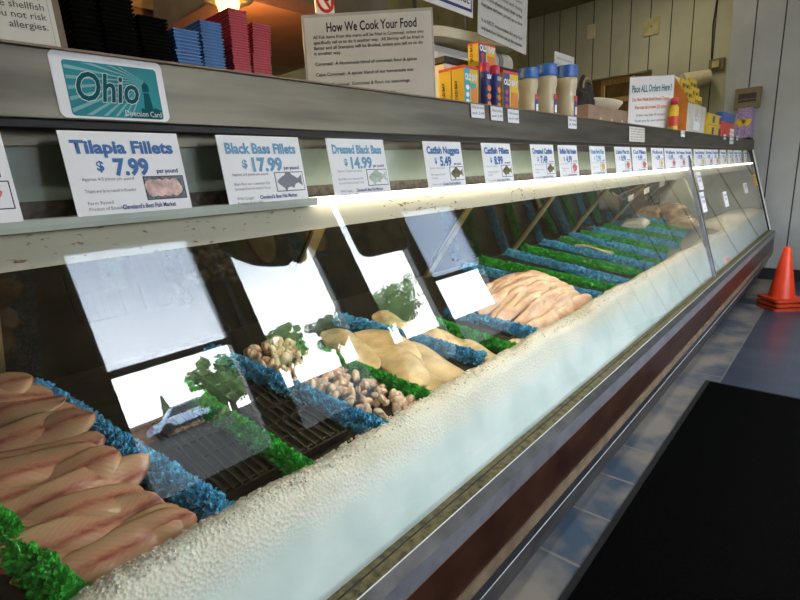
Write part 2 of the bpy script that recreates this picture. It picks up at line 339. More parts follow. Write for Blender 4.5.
tag(obj('window_film', box(BM(), x0 + .04, x1 - .04, YW - .055, YW - .053, .41, z1 - .04), 'film_white'), 'white translucent sheet across the upper pane of the first window, mirrored in the glass', 'window film')
x0, x1, z0, z1 = WINS[3]
tag(obj('window_film', box(BM(), x0 + .04, x1 - .04, YW - .055, YW - .053, .41, z1 - .04), 'film_grey'), 'grey-blue translucent sheet across the upper pane of the furthest window, mirrored dimly', 'window film')
# hanging boards in the tops of the two middle windows
t = thing('window_board', 'brown board with scalloped blue-edged bottom hanging in the second window, mirrored in the glass', 'window sign', (0, YW + .02, 0))
low = [(2.2, 1.17), (2.3, 1.08), (2.45, .99), (2.62, .945), (2.78, .93), (2.86, .97), (2.93, .925), (3.02, .95), (3.07, 1.06), (3.13, 1.10), (3.2, 1.0), (3.3, .94)]
obj('board', prism_y(BM(), [(2.2, 1.46)] + low + [(3.3, 1.46)], -.01, .01), 'board_brown', t)
bm = BM()
for a, b in zip(low, low[1:]): bar(bm, (a[0], 0, a[1]), (b[0], 0, b[1]), .012, 6)
obj('edge_band', bm, 'board_edge', t)
t = thing('window_board', 'brown board with rounded lower corners hanging in the third window, mirrored in the glass', 'window sign', (0, YW + .02, 0))
c0, c1, zb = 3.75, 4.6, .84
low = [(c0, 1.1)] + [(c0 + .12 - .12 * math.cos(a), zb + .12 - .12 * math.sin(a)) for a in [R(q) for q in range(0, 91, 15)]] + [(c1 - .12 + .12 * math.sin(a), zb + .12 - .12 * math.cos(a)) for a in [R(q) for q in range(0, 91, 15)]] + [(c1, 1.1)]
obj('board', prism_y(BM(), [(c0, 1.66)] + low + [(c1, 1.66)], -.01, .01), 'board_brown', t)
bm = BM()
for a, b in zip([(c0, 1.62)] + low, low): bar(bm, (a[0], 0, a[1]), (b[0], 0, b[1]), .012, 6)
obj('edge_band', bm, 'board_edge', t)
struct('trim_2', box(BM(), 2.085, 2.125, YW, YW + .03, -.9, 1.6), 'win_frame')
# outside
def mirrored(px, py, Y):     # where the line of sight that mirrors in the front glass meets the plane y = Y
    n = Vector((0, -.9636, .2674)); P0 = Vector((0, .755, -.913)); d = ray(px, py); q = d * (P0.dot(n) / d.dot(n)); r = d - n * 2 * d.dot(n); return q + r * ((Y - q.y) / r.y)
bm = BM(); prism_x(bm, [(-2.2, -1.7), (-8, -1.1), (-27, 1.9), (-70, 5.0), (-70, -3), (-2.2, -3)], -40, 90); struct('ground', bm, 'asphalt')
t = thing('brick_building', 'low brown brick building across the street, mirrored in the glass', 'building', (17, -36, 0))
obj('wall', box(BM(), -12, -1.6, -3, 3, 1.5, 3.6), 'brick_wall', t); obj('roof', box(BM(), -12.2, -1.4, -3.2, 3.2, 3.6, 3.8), 'kraft', t)
t = thing('parked_car', 'pale blue car parked outside, mirrored small in the glass', 'car', (mirrored(190, 424, -27).x, -27, 1.93), R(4))
bm = BM(); prism_y(bm, [(-2, .3), (-2, .75), (-1.3, .82), (-.8, 1.35), (.7, 1.38), (1.3, .9), (2.1, .75), (2.1, .3)], -.8, .8); obj('body', bm, 'car_paint', t, bevel=.05)
bm = BM(); prism_y(bm, [(-1.15, .85), (-.75, 1.26), (.62, 1.28), (1.1, .88)], -.82, .82); obj('side_window', bm, 'car_glass', t)
for x in (-1.3, 1.35):
    for y in (-.8, .8): obj('wheel', bar(BM(), (x, y - .1, .3), (x, y + .1, .3), .31, 16), 'tyre', t)
obj('tail_light', box(BM(), -2.03, -1.98, .4, .75, .55, .7), 'tail_red', t)
def tree(px, ptop, pw, Y, m, label, cone=False):
    w = lambda x, y: mirrored(x, y, Y)
    a = w(px, ptop); b = w(px + pw, ptop); rad = abs(b.x - a.x) / 2 + .3
    gz = (-1.1 + (-8 - Y) * 3.0 / 19 if Y > -27 else 1.9 + (-27 - Y) * 3.1 / 43) - .1
    o = thing('street_tree', label, 'tree', (a.x, Y, gz), 0, 'trees across the street')
    hgt = a.z - gz
    bm = BM(); bar(bm, (0, 0, 0), (0, 0, hgt * .6), .18, 8, .08)
    for k in range(5):
        an = k * 1.3; bar(bm, (0, 0, hgt * (.3 + .07 * k)), (math.cos(an) * rad * .6, math.sin(an) * rad * .6, hgt * (.55 + .08 * k)), .07, 6, .02)
    obj('trunk', bm, 'bark', o)
    bm = BM(); rnd = random.Random(px)
    blobs = [(Vector((rnd.uniform(-.75, .75) * rad, rnd.uniform(-.7, .7) * rad, hgt * rnd.uniform(.42, .92))), rad * rnd.uniform(.12, .30)) for _ in range(60)]
    for k in range(9000):
        if cone:
            z = rnd.uniform(.25, 1); c = Vector((0, 0, hgt * z)); v = Vector((rnd.gauss(0, 1), rnd.gauss(0, 1), 0)).normalized() * rad * (1.05 - z) * rnd.uniform(.5, 1.1)
            p = c + v
        else:
            c, r = blobs[k % 60]; v = Vector((rnd.gauss(0, 1), rnd.gauss(0, 1), rnd.gauss(0, 1))).normalized(); p = c + v * r * rnd.uniform(.6, 1.05)
        s = rnd.uniform(.035, .10); u = Vector((rnd.gauss(0, 1), rnd.gauss(0, 1), rnd.gauss(0, 1))).normalized() * s; x = u.orthogonal().normalized() * s * .6
        bm.faces.new([bm.verts.new(p + q) for q in (-u, x, u, -x)])
    obj('foliage', bm, m, o)
tree(214, 358, 50, -18, 'leaf_green', 'broad green tree outside, mirrored beside the pale car')
tree(161, 396, 12, -44, 'leaf_dark', 'thin dark conifer outside, mirrored above the brick building', True)
tree(272, 326, 32, -20, 'leaf_green', 'small green tree mirrored under the scalloped window board, the nearer of two')
tree(322, 316, 28, -24, 'leaf_dark', 'dull dark tree mirrored at the right edge of the second window')
tree(380, 287, 44, -20, 'leaf_green', 'rounded green tree mirrored in the third window')

# ------------------------------------------------------------------ the display case
CX0, CX1, CXP = -1.2, 8.1, 4.63
XD = 6.0   # the fish deck ends here; beyond it only ice
case = thing('display_case', 'long refrigerated seafood display case with sloped front glass, steel top shelf and brown bumper', 'display case', (2.5, .9, -H))
def cpart(name, bm, m, **k):
    o = obj(name, bm, m, None, **k); o.parent = case; o.location = (-2.5, -.9, H); return o
def cbar(name, prof, m, x0=CX0, x1=CX1, **k): return cpart(name, prism_x(BM(), prof, x0, x1), m, **k)
cbar('kick_plate', [(.70, -1.252), (.85, -1.63), (.90, -1.63), (.75, -1.252)], 'kick_dark')
cbar('kick_trim', [(.692, -1.252), (.692, -1.243), (.72, -1.243), (.72, -1.252)], 'white_trim')
cbar('lower_ledge', [(.69, -1.243), (.687, -1.196), (.80, -1.196), (.80, -1.243)], 'steel_dark')
cbar('lower_trim', [(.685, -1.196), (.685, -1.150), (.76, -1.150), (.76, -1.196)], 'tan_trim')
cbar('bumper_panel', [(.69, -1.150), (.690, -.985), (.76, -.985), (.76, -1.150)], 'bumper_brown')
cbar('bumper_trim', [(.684, -.985), (.681, -.976), (.76, -.976), (.76, -.985)], 'orange_trim')
cbar('front_rail', [(.68, -.976), (.686, -.926), (.76, -.926), (.76, -.976)], 'steel_bright')
cbar('rail_bevel', [(.686, -.926), (.716, -.909), (.76, -.909), (.76, -.926)], 'steel_dark')
cbar('rail_highlight', [(.7155, -.9095), (.7160, -.908), (.7185, -.908), (.7185, -.9095)], 'white_trim')  # white bar painted in as the highlight along the rail
cbar('glass_gasket', [(.7185, -.9085), (.746, -.908), (.752, -.904), (.80, -.904), (.80, -.93), (.7185, -.93)], 'olive_gasket')
cbar('gasket_lip', [(.747, -.909), (.748, -.9045), (.7525, -.9045), (.7525, -.909)], 'black_rubber')
G0, G1 = Vector((.755, -.913)), Vector((1.0, -.03))
gd = (G1 - G0).normalized(); gn = Vector((gd.y, -gd.x)) * -1    # in (y,z): towards the inside
def slope(tz0, tz1, th, off=0):
    a = G0 + (G1 - G0) * tz0; b = G0 + (G1 - G0) * tz1
    inn = Vector((gd.y, -gd.x)); o = inn * off; e = inn * th
    return [tuple(a + o), tuple(b + o), tuple(b + o + e), tuple(a + o + e)]
cbar('front_glass', slope(0, 1, .005), 'front_glass', CX0, CXP - .012)
cbar('front_glass', slope(0, 1, .005), 'front_glass', CXP + .012, CX1 - .02)
cbar('glass_post', slope(-.02, 1.12, .03, -.012), 'steel_bright', CXP - .032, CXP + .032, bevel=.003)
cbar('post_seam', slope(-.02, 1.1, .004, -.0155), 'steel_dark', CXP - .004, CXP + .004)
cbar('case_end_post', slope(-.02, 1.28, .04, -.01), 'black_rubber', CX1 - .03, CX1 + .02)
cbar('end_post_trim', slope(-.02, 1.28, .006, -.017), 'white_trim', CX1 - .05, CX1 - .03)
cbar('end_post_trim', slope(-.02, 1.28, .006, -.017), 'white_trim', CX1 + .0, CX1 + .02)
# light canopy behind the top of the glass
cbar('canopy_lip', [(1.03, -.052), (1.032, -.112), (1.05, -.112), (1.05, -.052)], 'canopy_specked')
cbar('canopy_shelf', [(1.05, -.03), (1.40, -.03), (1.40, -.06), (1.05, -.06)], 'beige_back')
cbar('lamp_diffuser', [(1.0, -.03), (1.004, -.0495), (1.05, -.052), (1.05, -.03)], 'lamp_off', CX0, .80)
for a, b in ((.81, 2.72), (2.74, 4.60), (4.66, 6.1), (6.12, 8.0)): cbar('lamp_diffuser', [(1.0, -.03), (1.004, -.0495), (1.05, -.052), (1.05, -.03)], 'lamp_on', a, b)
for a, b in ((.85, 2.05), (2.2, 3.4), (3.5, 4.55), (4.8, 6.0), (6.2, 7.4)):
    cpart('lamp_tube', bar(BM(), (a, 1.12, -.085), (b, 1.12, -.085), .013, 10), 'tube_on')
cbar('dark_gap_strip', [(1.085, -.032), (1.085, .0), (1.11, .0), (1.11, -.032)], 'gap_dark')  # dark mottled bar painted in for the open gap into the dim kitchen
cbar('riser_glass', [(1.085, .0), (1.085, .095), (1.10, .095), (1.10, .0)], 'riser_frost')
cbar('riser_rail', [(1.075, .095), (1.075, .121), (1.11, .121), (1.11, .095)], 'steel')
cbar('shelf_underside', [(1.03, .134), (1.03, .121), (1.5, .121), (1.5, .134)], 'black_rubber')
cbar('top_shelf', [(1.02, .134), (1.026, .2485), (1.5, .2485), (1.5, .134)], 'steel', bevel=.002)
cbar('shelf_edge_bead', [(1.018, .246), (1.020, .2505), (1.04, .2505), (1.04, .246)], 'tan_trim')
# inside
cbar('display_deck', [(.93, deck_z(.93)), (1.78, deck_z(1.78)), (1.78, -.8), (.93, -.8)], 'deck_black', CX0, XD)
cbar('ice_well', [(.80, -.93), (.80, -.904), (1.78, -.80), (1.78, -.93)], 'beige_back')
cbar('rear_panel', [(1.72, -.75), (1.34, -.06), (1.36, -.05), (1.75, -.75)], 'beige_back', XD, CX1)
xf = [3.08 + k * .97 for k in range(-4, 4) if CX0 < 3.08 + k * .97 < XD]
for x0_, x1_ in zip([CX0] + xf, xf + [XD]):
    cbar('rear_door', [(1.74, deck_z(1.74) + .01), (1.37, -.065), (1.38, -.06), (1.755, deck_z(1.74) + .01)], 'mirror_dark', x0_ + .02, x1_ - .02)
for x in xf: cbar('door_frame', [(1.728, deck_z(1.74) + .0), (1.358, -.065), (1.38, -.06), (1.76, deck_z(1.74))], 'door_gold', x - .025, x + .025)
cbar('divider_glass', [(.95, -.60), (1.08, -.12), (1.36, -.08), (1.70, -.56)], 'front_glass', XD + .002, XD + .008)
bm = BM()
ea, eb = at(683, 175, X=XD), at(697, 207, X=XD); bar(bm, ea, eb, .009, 6)
cpart('divider_edge', bm, 'white_trim')
cbar('end_panel', [(.80, -.93), (1.0, -.05), (1.5, .12), (1.78, .12), (1.78, -1.6), (.95, -1.6), (.76, -1.2)], 'beige_back', CX1 - .01, CX1 + .02)
cbar('rear_body', [(1.78, -1.6), (1.78, -.45), (1.82, -.45), (1.82, -1.6)], 'steel_dark')

# ice bank: one continuous mass pressed against the glass
def ice():
    prof = []
    gl = lambda z: .755 + (z + .913) / .883 * .245 + .0085
    for i in range(12): z = -.902 + (.902 - .690) * i / 11; prof.append((gl(z), z))
    prof += [(.832, -.676), (.845, -.664), (.858, -.655), (.872, -.649), (.886, -.648), (.900, -.652), (.914, -.661), (.928, -.674), (.942, -.690), (.956, -.712), (.96, -.76), (.9, -.89)]
    bm = BM(); nx = 1500; x0, x1 = -.8, 8.06; rows = []
    for i in range(nx + 1):
        tt = (i / nx); x = x0 + (x1 - x0) * (tt ** 1.55); row = []
        lift = .026 * noise.noise(Vector((x * 2.1, 3, 1))) + .012 * min(1, max(0, x - 1.2)) + .010 * noise.noise(Vector((x * 7, 9, 1)))
        back = .05 * noise.noise(Vector((x * 1.7, 20, 4)))
        far = max(0, min(1, (x - 5.9) / .6))
        for j, (y, z) in enumerate(prof):
            if j > 5 and j < 23:
                a = min(1, (j - 5) / 7)
                g = noise.noise(Vector((x * 60, y * 60, z * 60))) * .0045 + noise.noise(Vector((x * 140, y * 140, z * 140))) * .003
                z2 = z + a * (lift + g + .012 * far); y2 = y
                if j > 12: y2 = y + back * (j - 12) / 10 * .6 + g + far * .35 * (j - 12) / 10
                y2 = max(y2, gl(z2) + .001)
                row.append(bm.verts.new((x, y2, z2)))
            else: row.append(bm.verts.new((x, y, z)))
        rows.append(row)
    for a, b in zip(rows, rows[1:]):
        for j in range(len(prof)): jn = (j + 1) % len(prof); bm.faces.new((a[j], a[jn], b[jn], b[j]))
    bm.faces.new(rows[0]); bm.faces.new(rows[-1][::-1])
    # loose lumps along the crest
    rnd = random.Random(5)
    for i in range(2600):
        x = -.5 + 6.0 * rnd.random() ** 1.7; y = rnd.uniform(.85, .97)
        z = -.6495 + .026 * noise.noise(Vector((x * 2.1, 3, 1))) + .012 * min(1, max(0, x - 1.2)) + .010 * noise.noise(Vector((x * 7, 9, 1))) - max(0, y - .90) * .75 - max(0, .87 - y) * .3
        s = rnd.uniform(.0015, .0030)
        m = Matrix.Translation((x, y, z)) @ Matrix.Rotation(rnd.random() * 6, 4, Vector((rnd.random(), rnd.random(), 1)).normalized())
        v = [bm.verts.new(m @ Vector((a * s * rnd.uniform(.6, 1.2), b * s * rnd.uniform(.6, 1.2), c * s * rnd.uniform(.6, 1.2)))) for a in (-1, 1) for b in (-1, 1) for c in (-1, 1)]
        for f in ((0, 1, 3, 2), (4, 6, 7, 5), (0, 4, 5, 1), (2, 3, 7, 6), (0, 2, 6, 4), (1, 5, 7, 3)): bm.faces.new([v[q] for q in f])
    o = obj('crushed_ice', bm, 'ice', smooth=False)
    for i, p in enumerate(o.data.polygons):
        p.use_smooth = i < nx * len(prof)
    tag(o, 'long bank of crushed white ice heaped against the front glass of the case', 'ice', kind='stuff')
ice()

# ------------------------------------------------------------------ plastic garnish strips
def strip(a, b, col, label, dens=1700, up=.012):
    a = Vector((a[0], a[1], deck_z(a[1]) + .004 + up)); b = Vector((b[0], b[1], deck_z(b[1]) + .004 + up))
    d = b - a; Ln = d.length; d.normalize(); s = d.cross(Vector((0, 0, 1))).normalized(); u = s.cross(d)
    t = thing('garnish_strip', label, 'garnish', a, 0, 'plastic garnish strips dividing the fish')
    bm = BM(); r = .018
    n = 12; ra = []
    for e in (0, Ln):
        ra.append([bm.verts.new(d * e + s * (r * math.cos(q)) + u * (r * 1.1 * math.sin(q) - (.022 if i in (0, n) else 0))) for i, q in enumerate([math.pi * i / n for i in range(n + 1)])])
    for i in range(n): bm.faces.new((ra[0][i], ra[0][i + 1], ra[1][i + 1], ra[1][i]))
    bm.faces.new((ra[0][0], ra[0][n], ra[1][n], ra[1][0])); bm.faces.new(ra[0][::-1]); bm.faces.new(ra[1])
    obj('backing', bm, col, t)
    bm = BM(); rnd = random.Random(int(a.x * 1000))
    for i in range(int(Ln * dens)):
        q = rnd.uniform(-.5, math.pi + .5); e = rnd.uniform(-.004, Ln + .004)
        out = s * math.cos(q) + u * math.sin(q)
        dirv = (out + d * rnd.uniform(-.6, .6) + Vector((rnd.uniform(-.35, .35), rnd.uniform(-.35, .35), rnd.uniform(-.2, .35)))).normalized()
        base = d * e + s * (.016 * math.cos(q)) + u * (.018 * math.sin(q))
        L = rnd.uniform(.012, .021) * (1 + .35 * noise.noise(Vector((a.x * 9, e * 28, q * 2)))); W = rnd.uniform(.0045, .0085)
        side = dirv.orthogonal().normalized(); side = Matrix.Rotation(rnd.random() * 6.3, 3, dirv) @ side; nn = dirv.cross(side)
        p0 = base - side * W * .4; p1 = base + side * W * .4
        m0 = base + dirv * L * .55 - side * W + nn * W * .5; m1 = base + dirv * L * .55 + side * W + nn * W * .5; mm = base + dirv * L * .6 - nn * W * .3
        e0 = base + dirv * L * .95 - side * W * .8; e1 = base + dirv * L * .95 + side * W * .8; em = base + dirv * L * 1.1
        V = [bm.verts.new(v) for v in (p0, p1, m0, mm, m1, e0, em, e1)]
        bm.faces.new((V[0], V[3], V[2])); bm.faces.new((V[0], V[1], V[3])); bm.faces.new((V[1], V[4], V[3]))
        bm.faces.new((V[2], V[3], V[6], V[5])); bm.faces.new((V[3], V[4], V[7], V[6]))
    obj('frills', bm, col, t)
STR = [((.04, 1.30), (.115, .93), 'pl_green', 'green plastic garnish strip in the nearest corner, in front of the pink fillets', 3000),
 ((.255, 1.70), (.40, .92), 'pl_blue', 'blue plastic garnish strip beside the pink fillets, the nearest blue one', 3000),
 ((.555, 1.50), (.61, .90), 'pl_green', 'green plastic garnish strip crossing the empty black pan', 2600),
 ((.745, 1.60), (.87, .89), 'pl_blue', 'blue plastic garnish strip between the empty black pan and the nugget heap', 2500),
 ((1.01, 1.45), (1.10, .88), 'pl_green', 'green plastic garnish strip between the nugget heap and the large tan fillets', 2500),
 ((1.29, 1.55), (1.47, .96), 'pl_blue', 'blue plastic garnish strip running between the two sets of tan fillets', 2200),
 ((1.585, 1.30), (1.63, .93), 'pl_green', 'short bright green plastic garnish strip just beyond the tan fillets', 2300),
 ((1.73, 1.32), (1.85, .94), 'pl_blue', 'short blue plastic garnish strip in front of the shingled pink fillet heap', 2200),
 ((2.42, 1.70), (2.60, .93), 'pl_blue', 'blue plastic garnish strip partly hidden right behind the shingled pink fillet heap', 1500),
 ((2.64, 1.72), (2.83, .94), 'pl_green', 'first whole green plastic garnish strip beyond the shingled fillet heap', 1500),
 ((2.98, 1.74), (3.01, .93), 'pl_blue', 'first whole blue plastic garnish strip beyond the shingled fillet heap', 1400),
 ((3.20, 1.73), (3.31, .94), 'pl_green', 'second whole green plastic garnish strip beyond the shingled fillet heap', 1300),
 ((3.52, 1.74), (3.57, .95), 'pl_blue', 'second whole blue plastic garnish strip beyond the heap, before the lone whole fillet', 1300),
 ((3.77, 1.69), (3.70, .95), 'pl_green', 'green plastic garnish strip the lone whole fillet lies along', 1200),
 ((4.02, 1.72), (3.97, .97), 'pl_blue', 'blue plastic garnish strip next beyond the lone whole fillet', 1200),
 ((4.18, 1.69), (4.26, 1.02), 'pl_green', 'dark green plastic garnish strip near the steel glass post', 1200),
 ((4.47, 1.70), (4.56, 1.02), 'pl_blue', 'blue plastic garnish strip in front of the pale wrapped block', 1200),
 ((4.74, 1.70), (4.84, 1.06), 'pl_green', 'green plastic garnish strip running under the pale wrapped block', 1000),
 ((5.02, 1.70), (5.12, 1.10), 'pl_blue', 'blue plastic garnish strip just beyond the pale wrapped block', 1000),
 ((5.32, 1.70), (5.45, 1.14), 'pl_green', 'green plastic garnish strip between the far tan packages', 1000),
 ((5.60, 1.70), (5.72, 1.14), 'pl_blue', 'furthest blue plastic garnish strip, behind the steel post', 1000)]
for a, b, c, l, dn in STR: strip(a, b, c, l, dn)

# ------------------------------------------------------------------ fish
def fillet_mesh(name, L, W, T, mname, seed=0, curl=.0, wave=.006):
    rnd = random.Random(seed); bm = BM(); nu, nv = 30, 10; top = []; bot = []
    for i in range(nu + 1):
        u = i / nu; s = u * 2 - 1
        w = W / 2 * (max(0, 1 - abs(s) ** 4.2) ** .5) * (1.0 - .36 * u) * (1 + .10 * noise.noise(Vector((u * 4, seed, 0))))
        w = max(w, .002); cyy = .012 * math.sin(u * 3 + seed) * (L / .2)
        rt, rb = [], []
        for j in range(nv + 1):
            v = j / nv * 2 - 1
            x = (u - .5) * L; y = cyy + v * w; base = curl * (s * s) * L + wave * math.sin(u * 7 + v * 1.5 + seed * 1.7) - .35 * abs(v) ** 2 * T
            z = T * (1 - v * v) ** .6 * (1 - abs(s) ** 3 * .7) * (1 - .5 * u) + .0014 * math.sin(v * 3) - .12 * T * math.exp(-(v * 6) ** 2)
            z += .0012 * noise.noise(Vector((x * 90, y * 90, seed)))
            rt.append(bm.verts.new((x, y, base + z))); rb.append(bm.verts.new((x, y * .96, base - .002)))
        top.append(rt); bot.append(rb)
    for i in range(nu):
        for j in range(nv):
            bm.faces.new((top[i][j], top[i + 1][j], top[i + 1][j + 1], top[i][j + 1])); bm.faces.new((bot[i][j], bot[i][j + 1], bot[i + 1][j + 1], bot[i + 1][j]))
        bm.faces.new((top[i][0], bot[i][0], bot[i + 1][0], top[i + 1][0])); bm.faces.new((top[i][nv], top[i + 1][nv], bot[i + 1][nv], bot[i][nv]))
    for e in (0, nu):
        for j in range(nv): bm.faces.new((top[e][j], top[e][j + 1], bot[e][j + 1], bot[e][j]))
    bmesh.ops.recalc_face_normals(bm, faces=bm.faces[:])
    me = bpy.data.meshes.new(name); bm.to_mesh(me); bm.free(); me.materials.append(M[mname])
    for p in me.polygons: p.use_smooth = True
    return me
def put(me, name, label, cat, loc, rot, group, s=1):
    o = bpy.data.objects.new(name, me); COL.objects.link(o); o.location = loc; o.rotation_euler = rot; o.scale = (s, s, s)
    return tag(o, label, cat, group)
def face(ax, nrm):
    x = Vector(ax).normalized(); z = (Vector(nrm) - x * Vector(nrm).dot(x)).normalized(); y = z.cross(x)
    return Matrix(((x.x, y.x, z.x), (x.y, y.y, z.y), (x.z, y.z, z.z))).to_euler()
TIL = [fillet_mesh('fish_fillet', .30, .120, .014, 'tilapia', s, wave=.009, curl=-.05 + .03 * (s % 3)) for s in range(5)]
n = 15
for i in range(n):
    y = .955 + i * .046; row = random.Random(i + 11)
    xc = .205 - (y - .95) * .16 + row.uniform(-.03, .03); sg = -1 if i % 4 else 1
    put(TIL[i % 5], 'fish_fillet', f'{ORD[i]} fillet from the ice in the overlapping row of pink-brown fillets', 'fish fillet',
        (xc, y, deck_z(y) + .020 + .0045 * i), face((sg, row.uniform(-.02, .38) * -sg, row.uniform(-.05, .20) * sg), (-.22 + row.uniform(-.15, .15), -.5 + .22 * math.sin(i * 2.3), .80)), 'pink-brown fillets in the nearest section')
TAN = [fillet_mesh('fish_fillet', .40, .165, .011, 'tan_fillet', 20 + s, wave=.009, curl=-.03) for s in range(3)]
for i, (x, y, dx, up) in enumerate([(1.20, 1.04, .16, .012), (1.30, 1.06, .20, .022), (1.18, 1.16, .10, .024), (1.26, 1.22, .22, .030), (1.13, 1.33, .10, .026)]):
    put(TAN[i % 3], 'fish_fillet', f'{ORD[i]} from the ice of the large tan fillets beside the green garnish strip', 'fish fillet', (x, y, deck_z(y) + up), face((dx, -1 if i % 2 else 1, .19 * (-1 if i % 2 else 1)), (-.25, -.35, .9)), 'large tan fillets', .92)
for i, (x, y) in enumerate([(1.53, 1.0), (1.53, 1.12), (1.49, 1.24), (1.45, 1.38)]):
    put(TAN[(i + 1) % 3], 'fish_fillet', f'{ORD[i]} from the ice of the narrow tan fillets just beyond the blue strip', 'fish fillet', (x, y, deck_z(y) + .014 + .005 * i), face((.15, -1, -.19), (-.3, -.35, .9)), 'narrow tan fillets', .6)
for i, (x, y) in enumerate([(1.72, .955), (1.93, .96)]):
    put(TAN[i], 'fish_fillet', ['small tan fillet end lying between the short green and short blue garnish strips', 'small tan fillet end lying in front of the shingled fillet heap'][i], 'fish fillet', (x, y, deck_z(y) + .014), face((1, .3 - .9 * i, 0), (-.2, -.3, .9)), 'tan fillet ends', .4)
PNK = [fillet_mesh('fish_fillet', .40, .105, .0095, 'pink_fillet', 40 + s, curl=-.10) for s in range(4)]
for c in range(3):
    for i in range(12):
        f = i / 11; y = .97 + .33 * f; x = 2.02 + .20 * c + .03 * f + .03 * math.sin(i * 2.1 + c)
        hgt = .018 + .095 * math.sin(math.pi * (.08 + .60 * f)) * (.72, 1.0, .85)[c]
        put(PNK[(i + c) % 4], 'fish_fillet', f'{ORD[i]} layer from the ice in the {("near", "middle", "far")[c]} part of the shingled pale pink heap', 'fish fillet',
            (x, y, deck_z(y) + hgt), face((1, -.03 + .16 * math.sin(i * 1.7 + c * 2), (.24, .06, -.18)[c]), (-.3 + .15 * c, -.95 + 1.0 * f, .70)), 'shingled pale pink fillets', .85)
put(TAN[0], 'fish_fillet', 'lone whole tan fillet lying between far green and blue garnish strips', 'fish fillet', (3.72, 1.40, deck_z(1.4) + .03), (0, R(-8), R(95)), None, .75)

def nug_mesh(seed):
    bm = BM(); bmesh.ops.create_icosphere(bm, subdivisions=3, radius=.02)
    sx, sy, sz = 1.35, 1.0, .75
    for v in bm.verts:
        k = 1 + .38 * noise.noise(v.co * 55 + Vector((seed * 3, 0, 0))) + .15 * noise.noise(v.co * 130 + Vector((0, seed, 0)))
        v.co = Vector((v.co.x * sx, v.co.y * sy, v.co.z * sz)) * k
    me = bpy.data.meshes.new('fish_nugget'); bm.to_mesh(me); bm.free(); me.materials.append(M['nugget'])
    for p in me.polygons: p.use_smooth = True
    return me
NUG = [nug_mesh(s) for s in range(5)]
rnd = random.Random(3)
for i in range(150):
    y = rnd.uniform(.92, 1.55); f = (y - .92) / .63
    xa = .905 - .115 * f; xb = 1.06 - .075 * f
    x = rnd.uniform(xa, xb); mid = 1 - abs((x - xa) / (xb - xa) * 2 - 1)
    put(NUG[i % 5], 'fish_nugget', 'small raw tan-pink fish nugget in the heap between blue and green garnish strips', 'fish nugget', (x, y, deck_z(y) + .012 + rnd.uniform(0, .035) * (.35 + .65 * mid)), (rnd.random() * 6, rnd.random() * 6, rnd.random() * 6), 'fish nuggets in the heap', rnd.uniform(.5, .95))

# black pans in the empty stretch
def pan(x0, x1, y0, y1, label):
    t = thing('display_pan', label, 'pan', ((x0 + x1) / 2, (y0 + y1) / 2, deck_z((y0 + y1) / 2) + .002), 0, 'black display pans', R(10.7))
    w = (x1 - x0) / 2; l = (y1 - y0) / 2
    bm = BM(); box(bm, -w, w, -l, l, 0, .004)
    for a in (-w, w - .006): box(bm, a, a + .006, -l, l, .004, .022)
    for a in (-l, l - .006): box(bm, -w, w, a, a + .006, .004, .022)
    obj('shell', bm, 'pan_black', t)
    bm = BM()
    for k in range(9): y = -l + .03 + (2 * l - .06) * k / 8; box(bm, -w + .01, w - .01, y - .004, y + .004, .004, .009)
    for k in range(6): x = -w + .02 + (2 * w - .04) * k / 5; box(bm, x - .003, x + .003, -l + .01, l - .01, .009, .012)
    obj('grid', bm, 'pan_debris', t)
pan(.42, .57, .96, 1.6, 'empty black pan between the nearest blue strip and the green strip')
pan(.63, .80, .96, 1.6, 'empty black pan between the green strip and the next blue strip')
pan(1.66, 1.76, .98, 1.3, 'black pan beside the short blue garnish strip')

# wrapped packages near the far end of the fish deck
def package(px, py, Y, w, l, h, m, label, rz=0, lab=True):
    d_ = ray(px, py); k_ = (-.70 + .03 - .9 * .19) / (d_.z - .19 * d_.y); p = d_ * k_; t = thing('fish_package', label, 'package', (p.x, p.y, deck_z(p.y) + .022), R(rz), 'wrapped packages near the steel post')
    bm = BM(); bmesh.ops.create_cube(bm, size=1)
    bmesh.ops.subdivide_edges(bm, edges=bm.edges[:], cuts=6, use_grid_fill=True)
    for v in bm.verts:
        q = v.co.copy(); k = 1 - .35 * (abs(q.x * 2) ** 4 + abs(q.y * 2) ** 4) * (q.z + .5)
        v.co = Vector((q.x * w, q.y * l, (q.z + .5) * h * max(.35, k) + (.008 * noise.noise(q * 6 + Vector((px, 0, 0))) if q.z > 0 else 0)))
    obj('wrapped_fish', bm, m, t, smooth=True)
    if lab: obj('price_label', box(BM(), -.03, .03, -l * .3, -l * .3 + .04, h + .004, h + .006), 'paper', t)
package(636, 225, 1.55, .42, .2, .07, 'wrap_white', 'pale wrapped block lying across far garnish strips', 10, False)
package(648, 216, 1.5, .36, .26, .12, 'wrap_tan', 'tan wrapped package with white label, nearest of the far group', 8)
package(668, 218, 1.45, .40, .30, .16, 'wrap_tan', 'tall crumpled tan package in the middle of the far group', -12)
package(682, 226, 1.3, .36, .24, .10, 'wrap_tan', 'low tan package close to the steel post', 5)
package(643, 222, 1.3, .2, .12, .04, 'wrap_tan', 'small flat tan package in front of the far group', 15, False)
